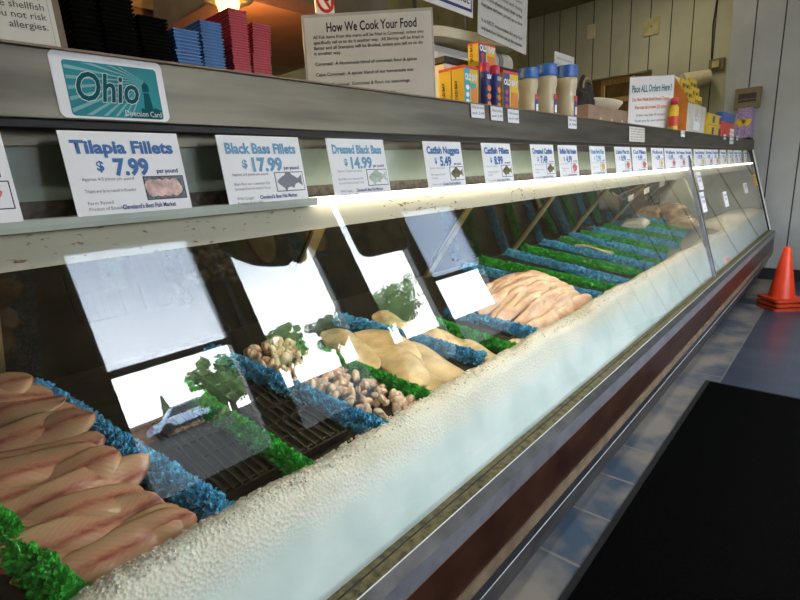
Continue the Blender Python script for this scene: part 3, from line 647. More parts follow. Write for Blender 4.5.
# added slanted grid and tags standing in for signs mirrored in the rear doors
t = thing('mirrored_tags', 'slanted grid with small white tags standing in for signs mirrored under the case canopy', 'rack')
a = at(622, 200, Y=1.42); b = at(684, 172, Y=1.10)
bm = BM(); up = Vector((0, .10, .055))
for q in (0, .5, 1): bar(bm, a + up * q, b + up * q, .005, 6)
for k in range(9): p = a.lerp(b, k / 8); bar(bm, p, p + up, .004, 6)
obj('mirrored_grid', bm, 'tan_trim', t)
for k in (1, 3, 5, 7):
    p = a.lerp(b, k / 8); d = (b - a).normalized() * (b - a).length * .042; bm = BM()
    vs = [p - d + Vector((0, -.008, -.035)), p + d + Vector((0, -.008, -.035)), p + d + Vector((0, -.008, .012)), p - d + Vector((0, -.008, .012))]
    f = bm.faces.new([bm.verts.new(v) for v in vs]); bmesh.ops.solidify(bm, geom=[f], thickness=.002); obj('shelf_tag', bm, 'paper', t)

# ------------------------------------------------------------------ price signs along the glass
def fish_shape(s=1, fl=1):
    pts = [(-.5, .02), (-.42, .09), (-.3, .16), (-.18, .21), (-.12, .33), (.02, .31), (.1, .22), (.24, .14), (.32, .09), (.5, .22), (.47, .0), (.5, -.16), (.33, -.05), (.2, -.09), (.12, -.22), (.02, -.17), (-.12, -.2), (-.2, -.34), (-.26, -.2), (-.4, -.1), (-.47, -.04)]
    return [(x * s * fl, z * s) for x, z in pts]
PICS = dict(bass=('ink_grey', 'paper'), bassg=('pic_pale', 'paper'), cat=('olive_gasket', 'paper'))
mat('pic_pale', (.45, .55, .45), .5, var=.2, scale=60); mat('pic_pink', (.75, .5, .46), .5, var=.3, scale=50); mat('pic_bg', (.16, .18, .2), .6, var=.4, scale=120); mat('pic_red', (.62, .16, .14), .5, var=.3, scale=60); mat('pic_gold', (.75, .5, .12), .5, var=.2, scale=60)
def price_sign(xl, w, head, price, cents_desc, pic, label, full=2, h=.148, hc='ink_blue', tilt=-8, zb=-.0305, y=.9995, xmid=None):
    t = thing('price_sign', label, 'price sign', (xl + w / 2, y, zb), 0, 'price signs along the top of the glass', R(tilt))
    k = w / .21
    obj('card', box(BM(), -w / 2, w / 2, 0, .0015, 0, h), 'paper', t)
    T = lambda n, s, z, x, m, al='CENTER', b=0, fit=None, y=-.0008: text(n, s, z[1], m, t, x, z[0], y=y, align=al, bold=b, fit=fit)
    T('heading', head, (h * .74, .031), 0, hc, b=.042, fit=w * .86)
    T('dollar_sign', '$', (h * .53, .024), -.050 * k, hc, b=.03)
    T('price', price.replace('$ ', ''), (h * .475, .041), .004 * k, hc, b=.045, fit=w * (.075 * len(price.replace('$ ', ''))))
    T('unit_text', 'per pound', (h * .485, .012), .070 * k, 'ink_navy', b=.02, fit=w * .2)
    T('footer', "Cleveland's Best Fish Market", (.007, .012), .022 * k, 'ink_navy', b=.02, fit=w * .48)
    if full > 1: 
        for q, s in enumerate(cents_desc): T('description', s, (h * .41 - .0105 * q, .0085), -.085 * k, 'ink_grey', 'LEFT', fit=min(w * .42, len(s) * .0029 * k + .01))
    px0, px1, pz0, pz1 = .020 * k, .099 * k, .021, .066
    p = obj('picture_frame', box(BM(), px0, px1, -.0006, 0, pz0, pz1), 'ink_black', t)
    q = obj('picture', box(BM(), px0 + .0018, px1 - .0018, -.0010, -.0006, pz0 + .0018, pz1 - .0018), {'til': 'pic_bg', 'steak': 'paper', 'perch': 'paper'}.get(pic, 'paper'), p)
    c = Vector(((px0 + px1) / 2, 0, (pz0 + pz1) / 2))
    if pic in PICS:
        f = obj('fish_print', prism_y(BM(), fish_shape(.070 * k), -.0003, 0), PICS[pic][0], p, loc=(c.x, -.0011, c.z))
    elif pic == 'til':
        bm = BM()
        for j in range(4): prism_y(bm, [(-.026 * k + j * .015 * k + .013 * k * math.cos(a) * (1 + .15 * math.sin(3 * a + j)), .017 * math.sin(a)) for a in [i * math.pi / 8 for i in range(16)]], -.0003 - j * .0002, 0)
        obj('fillet_print', bm, 'pic_pink', p, loc=(c.x, -.0011, c.z))
    else:
        bm = BM(); prism_y(bm, [(.026 * k * math.cos(a) * (1 + .12 * math.sin(5 * a)), .019 * math.sin(a) * (1 + .1 * math.cos(3 * a))) for a in [i * math.pi / 12 for i in range(24)]], -.0003, 0)
        obj('fish_print', bm, 'pic_gold' if pic == 'perch' else 'pic_red', p, loc=(c.x, -.0011, c.z))
    return t
def sx(px, py): return at(px, py, Y=1.0).x
DESC = ['Approx. 4-5 pieces per pound', '', 'Tilapia are farm raised in Ecuador', '', 'Farm Raised', 'Product of Ecuador']
D2 = ['Approx. 2-3 pieces per pound', '', 'Black Bass are a saltwater fish', 'harvested from the Atlantic Ocean', '', 'Wild Caught', 'Product of the USA']
D3 = ['Approx. 1-2 pounds each', '', 'Wild caught and dressed', 'by hand', '', 'Product of USA']
xr = sx(24, 222)
SG = [(xr - .21, .21, 'Salmon Fillets', '$ 12.99', D3, 'steak', 'price sign cut off by the left edge, red-orange picture at its corner'),
 (sx(78, 217), .206, 'Tilapia Fillets', '$ 7.99', DESC, 'til', 'large white card reading Tilapia Fillets $7.99, below the teal Ohio decal'),
 (sx(229, 202), .215, 'Black Bass Fillets', '$ 17.99', D2, 'bass', 'white card reading Black Bass Fillets $17.99 with grey fish picture'),
 (sx(335, 193), .213, 'Dressed Black Bass', '$ 14.99', D2, 'bassg', 'white card reading Dressed Black Bass $14.99 with pale fish picture'),
 (sx(429, 188), .206, 'Catfish Nuggets', '$ 5.49', D3, 'cat', 'white card reading Catfish Nuggets $5.49 with small fish picture'),
 (sx(486, 185), .206, 'Catfish Fillets', '$ 8.99', D3, 'cat', 'white card reading Catfish Fillets $8.99 with small fish picture'),
 (sx(534, 180), .215, 'Dressed Catfish', '$ 7.49', D3, 'cat', 'white card reading Dressed Catfish $7.49 with small fish picture'),
 (sx(561, 176), .21, 'Buffalo Fish Steaks', '$ 4.99', D3, 'steak', 'white card reading Buffalo Fish Steaks with red steak picture'),
 (sx(592, 175), .21, 'Ocean Perch Fillets', '$ 7.99', D3, 'perch', 'white card reading Ocean Perch Fillets with golden picture')]
for i, (x, w, hd, pr, ds, pc, lb) in enumerate(SG): price_sign(x, w, hd, pr, ds, pc, lb, hc='ink_ltblue' if i in (2, 3, 8) else 'ink_blue')
FAR = [(617, .26, 'Lake Perch', '$ 8.99', 'steak', 'first small white price card past the golden-picture card'), (634, .28, 'Cod Fillets', '$ 9.99', 'steak', 'second small white price card past the golden-picture card'),
 (653, .28, 'Pollock', '$ 6.99', 'perch', 'third small white price card past the golden-picture card'), (666, .29, 'Walleye', '$ 13.99', 'steak', 'fourth small white price card past the golden-picture card, with pink picture'),
 (677, .28, 'Red Snapper', '$ 9.99', 'steak', 'price card with dark red picture, two before the steel post'), (686, .22, 'Smelt', '$ 4.99', 'cat', 'narrow price card just before the steel post'),
 (695, .40, 'Sea Scallops', '$ 15.99', 'perch', 'wide price card at the head of the steel post'), (706, .28, 'Shrimp', '$ 9.99', 'steak', 'first price card beyond the steel post'),
 (713, .26, 'Squid', '$ 5.99', 'steak', 'second price card beyond the steel post'), (721, .28, 'Mussels', '$ 4.99', 'steak', 'third price card beyond the steel post'),
 (728.5, .26, 'Clams', '$ 6.99', 'steak', 'fourth price card beyond the steel post'), (734, .26, 'Oysters', '$ 8.99', 'steak', 'fifth price card beyond the steel post'), (738, .22, 'Crab', '$ 9.99', 'steak', 'sixth price card beyond the steel post'), (744, .22, 'Roe', '$ 3.99', 'perch', 'furthest and smallest price card in the row by the end wall')]
for px, w, hd, pr, pc, lb in FAR: price_sign(sx(px, 167), w, hd, pr, D3, pc, lb, full=1)
# tags stuck on the sloped glass
TA = math.atan2(.245, .883)
def glass_tag(px, py, w, h, m, label, lines=('Fish', '$ 5.99'), off=.004):
    # plane of the glass outer face
    d = ray(px, py); nrm = Vector((0, -gd.y, gd.x)); P = Vector((0, G0.x, G0.y)) + nrm * off
    p = d * (P.dot(nrm) / d.dot(nrm))
    t = thing('price_tag', label, 'price tag', p, 0, 'tags on the sloped glass', -TA)
    obj('card', box(BM(), -w / 2, w / 2, 0, .0012, -h / 2, h / 2), m, t)
    text('heading', lines[0], .03, 'ink_blue', t, 0, h * .2, y=-.0008, align='CENTER', bold=.02, fit=w * .85)
    text('price', lines[1], .03, 'ink_blue', t, 0, -h * .05, y=-.0008, align='CENTER', bold=.02, fit=w * .6)
    text('footer', 'per pound', .012, 'ink_grey', t, 0, -h * .35, y=-.0008, align='CENTER', fit=w * .5)
glass_tag(700, 181, .15, .15, 'paper', 'white price tag stuck high on the steel post', ('Scallops', '$ 9.99'), .016)
glass_tag(703.5, 202, .15, .17, 'paper', 'white price tag stuck lower on the steel post', ('Shrimp', '$ 7.99'), .016)
glass_tag(726, 199, .17, .15, 'paper', 'white tag stuck on the far glass pane, nearer the post', ('Crab', '$ 5.99'))
glass_tag(746, 188, .2, .12, 'paper', 'white tag stuck on the far glass pane, nearer the end', ('Clams', '$ 4.99'))
glass_tag(755.5, 180, .2, .15, 'box_yellow', 'yellow tag stuck at the end of the far glass pane', ('Ice', '$ 1.99'))

# ------------------------------------------------------------------ things stuck on the steel shelf front
YF = 1.0185
def quad_x(p0, p1): return at(*p0, Y=YF), at(*p1, Y=YF)
a = at(48, 48, Y=1.022); b = at(158, 63, Y=1.022); c = at(65, 118, Y=1.02); d = at(173, 124, Y=1.02)
x0, x1 = (a.x + c.x) / 2 - .004, (b.x + d.x) / 2; z0, z1 = .137, .2465
t = thing('window_decal', 'teal and white Ohio Direction Card decal on the steel shelf front', 'decal', (x0, 1.0195, z0), 0, None, R(-3))
W, Hh = x1 - x0, z1 - z0
def rr(x0, x1, z0, z1, r, n=6):
    pts = []
    for cx_, cz_, s in ((x1 - r, z1 - r, 0), (x0 + r, z1 - r, 90), (x0 + r, z0 + r, 180), (x1 - r, z0 + r, 270)):
        pts += [(cx_ + r * math.cos(R(s + 90 * i / n)), cz_ + r * math.sin(R(s + 90 * i / n))) for i in range(n + 1)]
    return pts
obj('backing', prism_y(BM(), rr(0, W, 0, Hh, .012), -.0008, 0), 'paper', t)
m0x, m1x, m0z, m1z = W * .095, W * .935, .004, Hh - .014
obj('teal_field', prism_y(BM(), rr(m0x, m1x, m0z, m1z, .006), -.0011, -.0008), 'decal_teal', t)
bm = BM(); ox, oz = m0x + (m1x - m0x) * .84, m1z - .024
for k in range(13):
    an = R(150 + k * 7.6); rad = .17
    ex, ez = ox + rad * math.cos(an), oz + rad * math.sin(an); e2x, e2z = ox + rad * math.cos(an + .045), oz + rad * math.sin(an + .045)
    def clip(x, z):
        f = 1
        if x < m0x + .002: f = min(f, (ox - m0x - .002) / (ox - x))
        if z < m0z + .002: f = min(f, (oz - m0z - .002) / (oz - z))
        if z > m1z - .002: f = min(f, (m1z - .002 - oz) / (z - oz))
        return ox + (x - ox) * f, oz + (z - oz) * f
    prism_y(bm, [(ox, oz), clip(ex, ez), clip(e2x, e2z)], -.00125, -.0011)
obj('light_rays', bm, 'decal_pale', t)
bm = BM()
lx = m0x + (m1x - m0x) * .84
prism_y(bm, [(lx - .008, m0z + .012), (lx - .005, m0z + .047), (lx + .005, m0z + .047), (lx + .009, m0z + .012)], -.0016, -.0011)
prism_y(bm, [(lx - .006, m0z + .049), (lx - .006, m0z + .060), (lx, m0z + .067), (lx + .006, m0z + .060), (lx + .006, m0z + .049)], -.0016, -.0011)
prism_y(bm, [(lx - .035, m0z + .001), (lx - .028, m0z + .008), (lx - .017, m0z + .012), (lx - .012, m0z + .020), (lx + .0, m0z + .012), (lx + .012, m0z + .021), (lx + .024, m0z + .016), (m1x - .002, m0z + .014), (m1x - .002, m0z + .001)], -.0015, -.0011)
obj('lighthouse', bm, 'decal_dark', t)
fw = (m1x - m0x) * .62
o = text('title_outline', 'Ohio', .068, 'ink_white', t, m0x + fw * .64, m0z + .027, y=-.0019, align='CENTER', bold=.034, fit=fw * 1.08); o.data.shear = .25
o = text('title', 'Ohio', .068, 'decal_dark', t, m0x + fw * .64, m0z + .027, y=-.0023, align='CENTER', bold=.018, fit=fw * 1.06); o.data.shear = .25
text('subtitle', 'Direction Card', .014, 'ink_white', t, m1x - .003, m0z + .004, y=-.0020, align='RIGHT', fit=(m1x - m0x) * .42)
def shelf_tag(px, py, w, h, label, lines, name='shelf_label', m='paper_cream', cat='shelf label', rot=-3):
    p = at(px, py, Y=1.02)
    t = thing(name, label, cat, (p.x, 1.0195 + (p.z - .19) * .05, p.z), 0, 'labels on the steel shelf front', R(rot))
    obj('card', box(BM(), -w / 2, w / 2, -.001, 0, -h / 2, h / 2), m, t)
    nl = len(lines)
    for i, s in enumerate(lines): text('printed_line', s, h / (nl + 1) * .8, 'ink_black', t, 0, h / 2 - h * (i + 1) / (nl + .6), y=-.0016, align='CENTER', fit=w * .86)
shelf_tag(478, 110.5, .085, .05, 'white price label under the teal-banded spice boxes, first of three', ['Old Bay Garlic & Herb', 'each 3.49'], m='paper')
shelf_tag(497, 113.5, .085, .05, 'white price label under the red-lidded tins, middle of three', ['Old Bay Seasoning', 'each 3.79'], m='paper')
shelf_tag(513.5, 116.2, .085, .05, 'white price label nearest the sauce jars, last of three', ['Old Bay Seasoning', 'each 4.49'], m='paper')
shelf_tag(572.5, 122.5, .095, .055, 'small white price label under the third sauce jar', ['Tartar Sauce', '3.99'], m='paper')
shelf_tag(637, 134.5, .29, .085, 'wordy white card on the shelf front below the orders sign', ['We accept cash and', 'all major credit cards', 'with a minimum', 'purchase of $ 5', 'Thank you'])
shelf_tag(683, 133.5, .12, .05, 'tiny white label on the shelf front below the white carton', ['1.99'], m='paper')
shelf_tag(725, 137, .12, .05, 'tiny white label on the shelf front, left of the tall white label', ['2.49'], m='paper')
shelf_tag(737.5, 138, .12, .05, 'tiny white label on the shelf front, right of the tall white label', ['2.49'], m='paper')
shelf_tag(732, 136.5, .22, .155, 'tall white label on the far shelf front below the purple box', ['Fry', 'Mix', '2.99'], m='paper')

# ------------------------------------------------------------------ on top of the shelf
ZS = .2507
# notice board cut by the left edge
p = at(67, 47, Y=1.10)
t = thing('notice_board', 'white allergy notice on a tan board, cut off by the left edge of the shelf', 'notice', (p.x + .002, 1.10, ZS), R(-8), None, R(-6))
obj('board', box(BM(), -.30, 0, 0, .008, 0, .26), 'tan_trim', t, bevel=.001)
obj('paper_sheet', box(BM(), -.30, -.011, -.001, 0, .002, .255), 'paper_cream', t)
obj('border_line', box(BM(), -.0185, -.018, -.0013, -.001, .002, .25), 'ink_grey', t)
for i, s in enumerate(['Please note: any', 'item we sell', 'may come in con-', 'tact with or have shellfish', 'we ask you not risk', 'allergies.']):
    text('printed_line', s, .0165, 'ink_black', t, -.024, .128 - i * .0165, y=-.0018, align='RIGHT')
# tray stacks
def tray_mesh(w, l, m):
    bm = BM(); h = .016; f = .007
    def ring(ix, z): return [bm.verts.new(v) for v in ((-w / 2 + ix, -l / 2 + ix, z), (w / 2 - ix, -l / 2 + ix, z), (w / 2 - ix, l / 2 - ix, z), (-w / 2 + ix, l / 2 - ix, z))]
    rs = [ring(f, 0), ring(.0025, h - .0025), ring(0, h - .0025), ring(0, h), ring(.0035, h), ring(f + .0015, .0015)]
    bm.faces.new(rs[0][::-1])
    for a, b in zip(rs, rs[1:]):
        for i in range(4): bm.faces.new((a[i], a[(i + 1) % 4], b[(i + 1) % 4], b[i]))
    bm.faces.new(rs[-1])
    me = bpy.data.meshes.new('food_tray'); bmesh.ops.recalc_face_normals(bm, faces=bm.faces[:]); bm.to_mesh(me); bm.free(); me.materials.append(M[m]); return me
def stack(x0, x1, ptop, y0, l, m, n, desc, lean=0):
    me = tray_mesh(x1 - x0, l, m); top = ptop; pitch = (top - ZS - .016) / (n - 1); rnd = random.Random(n * 7 + int(x0 * 100))
    for i in range(n):
        o = bpy.data.objects.new('food_tray', me); COL.objects.link(o)
        o.location = ((x0 + x1) / 2 + .010 + rnd.uniform(-.0012, .0012) + lean * i, y0 + l / 2 + rnd.uniform(-.0012, .0012), ZS + pitch * i)
        o.rotation_euler = (0, 0, R(rnd.uniform(-.7, .7)))
        q = n - 1 - i
        tag(o, f'{ORD[q]} tray from the top of {desc}' if q else f'top tray of {desc}', 'tray', 'trays in ' + desc)
YT = 1.12
def xt(px, py, Y=YT): return at(px, py, Y=Y).x
def zt(px, py, Y=YT): return at(px, py, Y=Y).z
stack(xt(72, 50) , xt(100, 53), .52, YT, .12, 'tray_black', 30, 'the black stack beside the tan notice board')
stack(xt(103, 54), xt(137, 58), .44, YT, .12, 'tray_black', 24, 'the middle black stack')
stack(xt(140, 58), xt(169, 61), zt(168, 20), YT, .10, 'tray_black', 14, 'the shortest black stack, next to the blue trays')
stack(xt(173, 60), xt(199, 64), zt(199, 32), YT, .055, 'tray_blue', 12, 'the shorter blue stack')
stack(xt(201, 64), xt(223, 68), zt(222, 24), YT, .11, 'tray_blue', 17, 'the taller blue stack, next to the red trays')
stack(xt(230, 66), xt(248.5, 71), zt(232, 8), YT, .20, 'tray_red', 26, 'the taller red stack', .00015)
stack(xt(249.5, 70), xt(268, 74), zt(262, 24), YT, .10, 'tray_red', 22, 'the shorter red stack', .0006)
# cook poster: stands turned towards the room
yaw = math.atan2(CAMRIGHT.y, CAMRIGHT.x)
br = at(435, 97, Y=1.075); depth_w = (br.dot(Vector((AX.z, AY.z, AZ.z)))) 
wd = 126 / FPX * depth_w
tl = at(304, 16, Y=1.0); 
bl = br - CAMRIGHT * wd
hgt = at(430, 8, X=br.x + .01).z - ZS
t = thing('cooking_poster', 'large white poster headed How We Cook Your Food in a clear holder', 'poster', (bl.x, bl.y, ZS), yaw, None, R(-4))
obj('holder', box(BM(), -.004, wd + .004, 0, .006, 0, hgt + .004), 'acrylic', t, bevel=.001)
obj('paper_sheet', box(BM(), .004, wd - .002, -.001, 0, 0, hgt - .006), 'paper_cream', t)
text('title', 'How We Cook Your Food', .04, 'ink_black', t, wd * .53, hgt - .052, align='CENTER', bold=.02, fit=wd * .70, y=-.0018)
for i, (s, f) in enumerate([('All Fish items from this menu will be fried in Cornmeal, unless you', .86), ('specifically tell us to do it another way.  All Shrimp will be fried in', .86), ('Batter and all Scampies will be Broiled, unless you tell us to do', .85), ('it another way.', .21), ('', 0),
     ('Cornmeal:  A Homemade blend of cornmeal, flour & spices', .80), ('', 0), ('Cajun Cornmeal:  A spicier blend of our homemade mix', .77), ('', 0), ('No Salt Cornmeal:  Cornmeal & flour, no seasonings.', .74), ('', 0), ('Batter:  A delicious "Fish & Chips" style Batter', .62), ('', 0), ('Flour:  A light and simple breading', .5)]):
    if s: text('printed_line', s, .0145, 'ink_black', t, wd * .07, hgt - .072 - i * .0165, fit=wd * f, y=-.0018, bold=.01)
# spice boxes
def spice_box(x0, x1, y0, d, h, z, label, band='box_navy', front=True):
    w = x1 - x0
    t = thing('spice_box', label, 'spice box', ((x0 + x1) / 2, y0, z), 0, 'yellow spice boxes')
    obj('carton', box(BM(), -w / 2, w / 2, 0, d, 0, h * .93), 'box_yellow', t)
    obj('red_top', box(BM(), -w / 2 - .0006, w / 2 + .0006, -.0006, d + .0006, h * .93, h), 'box_red', t)
    obj('front_band', box(BM(), -w / 2 + .002, -w / 2 + w * .42, -.001, 0, 0, h * .93), band, t)
    obj('orange_field', box(BM(), w * .02, w / 2 - .004, -.001, 0, h * .05, h * .5), 'box_orange', t)
    text('brand_text', 'OLD BAY', .03, 'ink_white', t, 0, h * .66, y=-.0016, align='CENTER', bold=.05, fit=w * .9)
    if band != 'box_navy': obj('teal_banner', box(BM(), -w / 2 + .002, w * .35, -.0012, 0, h * .48, h * .6), band, t)
    bm = BM()
    for k in range(3): bm2 = [(-w * .27 + .011 * math.cos(a), h * (.14 + .17 * k) + .009 * math.sin(a)) for a in [i * math.pi / 6 for i in range(12)]]; prism_y(bm, bm2, -.0016, -.001)
    obj('round_badge', bm, 'box_red' if band == 'box_navy' else 'ink_white', t)
    text('side_text', 'OLD BAY', .016, 'ink_black', t, -w / 2 - .001, h * .2, y=d * .55, bold=.03, rot=(math.pi / 2, -math.pi / 2, -math.pi / 2))
YB = 1.10
Xb = lambda px, py, Y=YB: at(px, py, Y=Y).x
x0, x1 = Xb(464.5, 101), Xb(478, 103)
hb = at(466, 65, Y=YB).z - ZS
dep = .055
spice_box(x0, x1, YB, dep, hb, ZS, 'yellow spice box with teal band, front one of the near pair', 'box_teal')
spice_box(x0 + .0, x1, YB + dep + .004, dep, hb, ZS, 'yellow spice box standing behind the teal-banded box, next to the poster', 'box_teal')
x2, x3 = Xb(503, 106), Xb(518, 108)
spice_box(x2, x3, YB, .07, at(517, 73, Y=YB).z - ZS, ZS, 'yellow spice box standing alone between red-lidded tins and sauce jars')
def tin(px0, px1, Y, htop, label):
    a, b = Xb(px0, 104, Y + .025), Xb(px1, 105, Y + .025); r = (b - a) / 2 * Y / math.hypot(Y, a) * 1.08
    t = thing('spice_tin', label, 'spice tin', ((a + b) / 2, Y + r, ZS), 0, 'red-lidded spice tins')
    h = htop - ZS
    obj('body', lathe(BM(), [(r * .97, 0), (r, .003), (r, h * .80), (r * .97, h * .81)]), 'box_navy', t, smooth=True)
    obj('lid', lathe(BM(), [(r * .98, h * .81), (r * 1.0, h * .82), (r * 1.0, h * .98), (r * .92, h)]), 'lid_red', t, smooth=True)
    text('brand_text', 'OLD BAY', .02, 'ink_white', t, 0, h * .66, y=-r - .0015, align='CENTER', bold=.05, fit=r * 1.6)
    for k in range(3): obj('round_badge', prism_y(BM(), [(.013 * math.cos(q), h * (.12 + .17 * k) + .011 * math.sin(q)) for q in [i * math.pi / 6 for i in range(12)]], -r - .001, -r + .004), 'box_orange', t)
htin = at(488, 62, Y=YB).z
tin(479.3, 488.5, YB, htin, 'red-lidded navy spice tin, the one touching the teal-banded box')
tin(489.3, 498.5, YB, htin, 'red-lidded navy spice tin, the one next to the lone spice box')
# box riding on top of a container behind
def container(px0, px1, ptop, Y, d, label):
    a, b = Xb(px0, 98, Y), Xb(px1, 98, Y); h = at(px0, ptop, Y=Y).z - ZS
    t = thing('storage_tub', label, 'tub', ((a + b) / 2, Y, ZS), 0, 'tubs behind the spices')
    w = b - a
    obj('body', box(BM(), -w / 2, w / 2, 0, d, 0, h * .88), 'paper_cream', t, bevel=.004)
    obj('lid', box(BM(), -w / 2 - .006, w / 2 + .006, -.006, d + .006, h * .88, h), 'black_rubber', t, bevel=.003)
    return t, w, h
Yc = 1.24
t, w, h = container(446, 473, 56, Yc, .16, 'cream tub with black lid and red-bordered label behind the spice boxes')
obj('label_border', box(BM(), -w / 2 + .004, -w / 2 + .06, -.001, 0, h * .42, h * .75), 'box_red', t); obj('label_paper', box(BM(), -w / 2 + .007, -w / 2 + .057, -.0015, -.001, h * .45, h * .72), 'paper', t)
text('label_text', 'BATTER', .014, 'ink_black', t, -w / 2 + .032, h * .57, y=-.002, align='CENTER', fit=.04)
t, w, h = container(498, 520, 66, Yc, .14, 'cream tub with black lid behind the lone spice box')
# support crate + top box
a, b = Xb(478.5, 60, 1.165), Xb(495.5, 60, 1.165); zt0 = at(480, 66, Y=1.165).z
spice_box(a, b, 1.165, .05, at(480, 42, Y=1.165).z - zt0, zt0, 'yellow spice box raised above the others behind the red lids')
spice_box(a, b, 1.166, .05, zt0 - ZS, ZS, 'yellow spice box hidden under the raised one behind the tins')
# sauce jars
def jar(px0, px1, ptop, Y, label):
    r = (Xb(px1, 111, Y) - Xb(px0, 111, Y)) / 2; r *= Y / math.hypot(Y, Xb(px1, 111, Y)) * 1.4; a, b = Xb(px0, 111, Y + r), Xb(px1, 111, Y + r); h = at((px0 + px1) / 2, ptop, Y=Y + r).z - ZS
    t = thing('sauce_jar', label, 'jar', ((a + b) / 2, Y + r, ZS), R(0), 'sauce jars on the shelf')
    obj('body', lathe(BM(), [(r * .9, 0), (r, .006), (r, h * .3), (r * .88, h * .40), (r * .86, h * .52), (r * .97, h * .62), (r * .97, h * .74), (r * .9, h * .79)]), 'sauce', t, smooth=True)
    obj('lid', lathe(BM(), [(r * .96, h * .78), (r * 1.0, h * .79), (r * 1.0, h * .90), (r * .97, h * .91), (r * .97, h * .99), (r * .9, h)], 40), 'lid_blue', t)
    bm = BM(); n = 14
    def arc(z0, z1, a0, a1, rr_):
        vs = [(rr_ * math.sin(R(a0 + (a1 - a0) * i / n)), -rr_ * math.cos(R(a0 + (a1 - a0) * i / n))) for i in range(n + 1)]
        lo = [bm.verts.new((x, y, z0)) for x, y in vs]; hi = [bm.verts.new((x, y, z1)) for x, y in vs]
        for i in range(n): bm.faces.new((lo[i], lo[i + 1], hi[i + 1], hi[i]))
    arc(h * .05, h * .44, -20, 70, r * 1.006); obj('label_blue', bm, 'box_navy', t)
    bm = BM(); arc(h * .34, h * .43, -18, 68, r * 1.012); obj('label_red', bm, 'box_red', t)
    bm = BM(); arc(h * .10, h * .24, -10, 60, r * 1.012); obj('label_white', bm, 'paper', t)
jar(519.5, 535.5, 69, YB, 'blue-lidded jar of pale sauce, shortest looking and first after the spice box')
jar(537, 554, 65, YB, 'blue-lidded jar of pale sauce, middle of three')
jar(556.5, 574, 66, YB, 'blue-lidded jar of pale sauce in front of the clear upright sign holder')
p0 = at(555, 46, Y=1.25); p1 = at(574, 62, Y=1.25)
t = thing('sign_holder', 'pale upright sign sheet standing behind the last sauce jar', 'sign holder', (p0.x, 1.25, ZS), R(0))
obj('sheet', box(BM(), 0, p1.x - p0.x, 0, .004, 0, (p0.z + p1.z) / 2 - ZS), 'paper_grey', t); obj('foot', box(BM(), 0, p1.x - p0.x, -.03, .05, 0, .004), 'acrylic', t)
for i in range(6): text('printed_line', 'please ask us about fresh fish', .02, 'ink_grey', t, .02, (p0.z - ZS) * .85 - i * .03, y=-.001, fit=(p1.x - p0.x) * .8)
# orders sign
p0 = at(628, 124, Y=1.36)
zc_ = p0.dot(Vector((AX.z, AY.z, AZ.z))); wd2 = 43 / FPX * zc_
hh = at(629, 78, X=p0.x).z - ZS
t = thing('orders_sign', 'white sign reading Place ALL Orders Here standing on the shelf', 'sign', (p0.x, 1.36, ZS), yaw)
obj('holder', box(BM(), -.004, wd2 + .004, 0, .006, 0, hh + .006), 'acrylic', t); obj('paper_sheet', box(BM(), 0, wd2, -.002, 0, 0, hh), 'paper', t)
text('title', 'Place ALL Orders Here !', .07, 'ink_teal', t, wd2 / 2, hh * .74, align='CENTER', bold=.02, fit=wd2 * .9, y=-.004)
text('orange_line', 'Do Not Wait Until Food Thaws,', .035, 'ink_orange', t, wd2 / 2, hh * .58, align='CENTER', fit=wd2 * .86, y=-.004, bold=.02)
text('orange_line', 'You can sit in two (2) areas', .035, 'ink_orange', t, wd2 / 2, hh * .44, align='CENTER', fit=wd2 * .74, y=-.004, bold=.02)
text('small_line', 'Orders may take 10 minutes', .024, 'ink_black', t, wd2 / 2, hh * .31, align='CENTER', fit=wd2 * .66, y=-.004)
text('small_line', 'Thank you for your patience', .024, 'ink_black', t, wd2 / 2, hh * .21, align='CENTER', fit=wd2 * .72, y=-.004)
# breading packets in a white carton, orange box beside
Yp = 1.10
a, b = Xb(686, 131, Yp), Xb(704, 132, Yp); w = b - a; hc = at(688, 97, Y=Yp).z - ZS
t = thing('display_carton', 'white display carton holding yellow packets near the far end of the shelf', 'carton', ((a + b) / 2, Yp, ZS))
dp = at(671, 122, X=a).y - Yp; hb_ = at(671, 76, X=a).z - ZS
bm = BM(); box(bm, -w / 2, w / 2, 0, .006, 0, hc * .86); box(bm, w / 2 - .006, w / 2, .006, dp, 0, hc * .9); box(bm, -w / 2, w / 2, dp, dp + .006, 0, hb_); box(bm, -w / 2, w / 2, .006, dp, 0, .005)
obj('shell', bm, 'carton', t)
obj('side_panel', prism_x(BM(), [(0, 0), (0, hc * .95), (dp, hb_), (dp, 0)], -w / 2 - .006, -w / 2), 'box_orange', t)
obj('front_label', box(BM(), -w * .15, w * .2, -.002, 0, hc * .12, hc * .5), 'paper', t); text('label_text', 'Fish Fry', .05, 'ink_black', t, w * .02, hc * .38, y=-.004, align='CENTER', fit=w * .28)
for i in range(6):
    yk = .02 + (dp - .06) * i / 5
    o = thing('breading_packet', f'yellow breading packet, {ORD[i]} from the front of the white carton', 'packet', ((a + b) / 2 + w * (-.22 + .44 * (i % 2)), Yp + yk, ZS + .008), 0, 'breading packets in the white carton')
    hk = hc * 1.02 + (hb_ - hc) * i / 5
    obj('pouch', box(BM(), -w * .21, w * .21, 0, .018, 0, hk), 'box_yellow', o, bevel=.003)
    text('brand_text', 'FRY MIX', .05, 'ink_black', o, 0, hk - .07, y=-.001, align='CENTER', fit=w * .36, bold=.03)
bx = at(672.5, 128, Y=1.09).x; hb2 = at(672.5, 97, Y=1.09).z - ZS
t = thing('seasoning_bottle', 'small pink-capped yellow bottle between orders sign and white carton', 'bottle', (bx, 1.09, ZS))
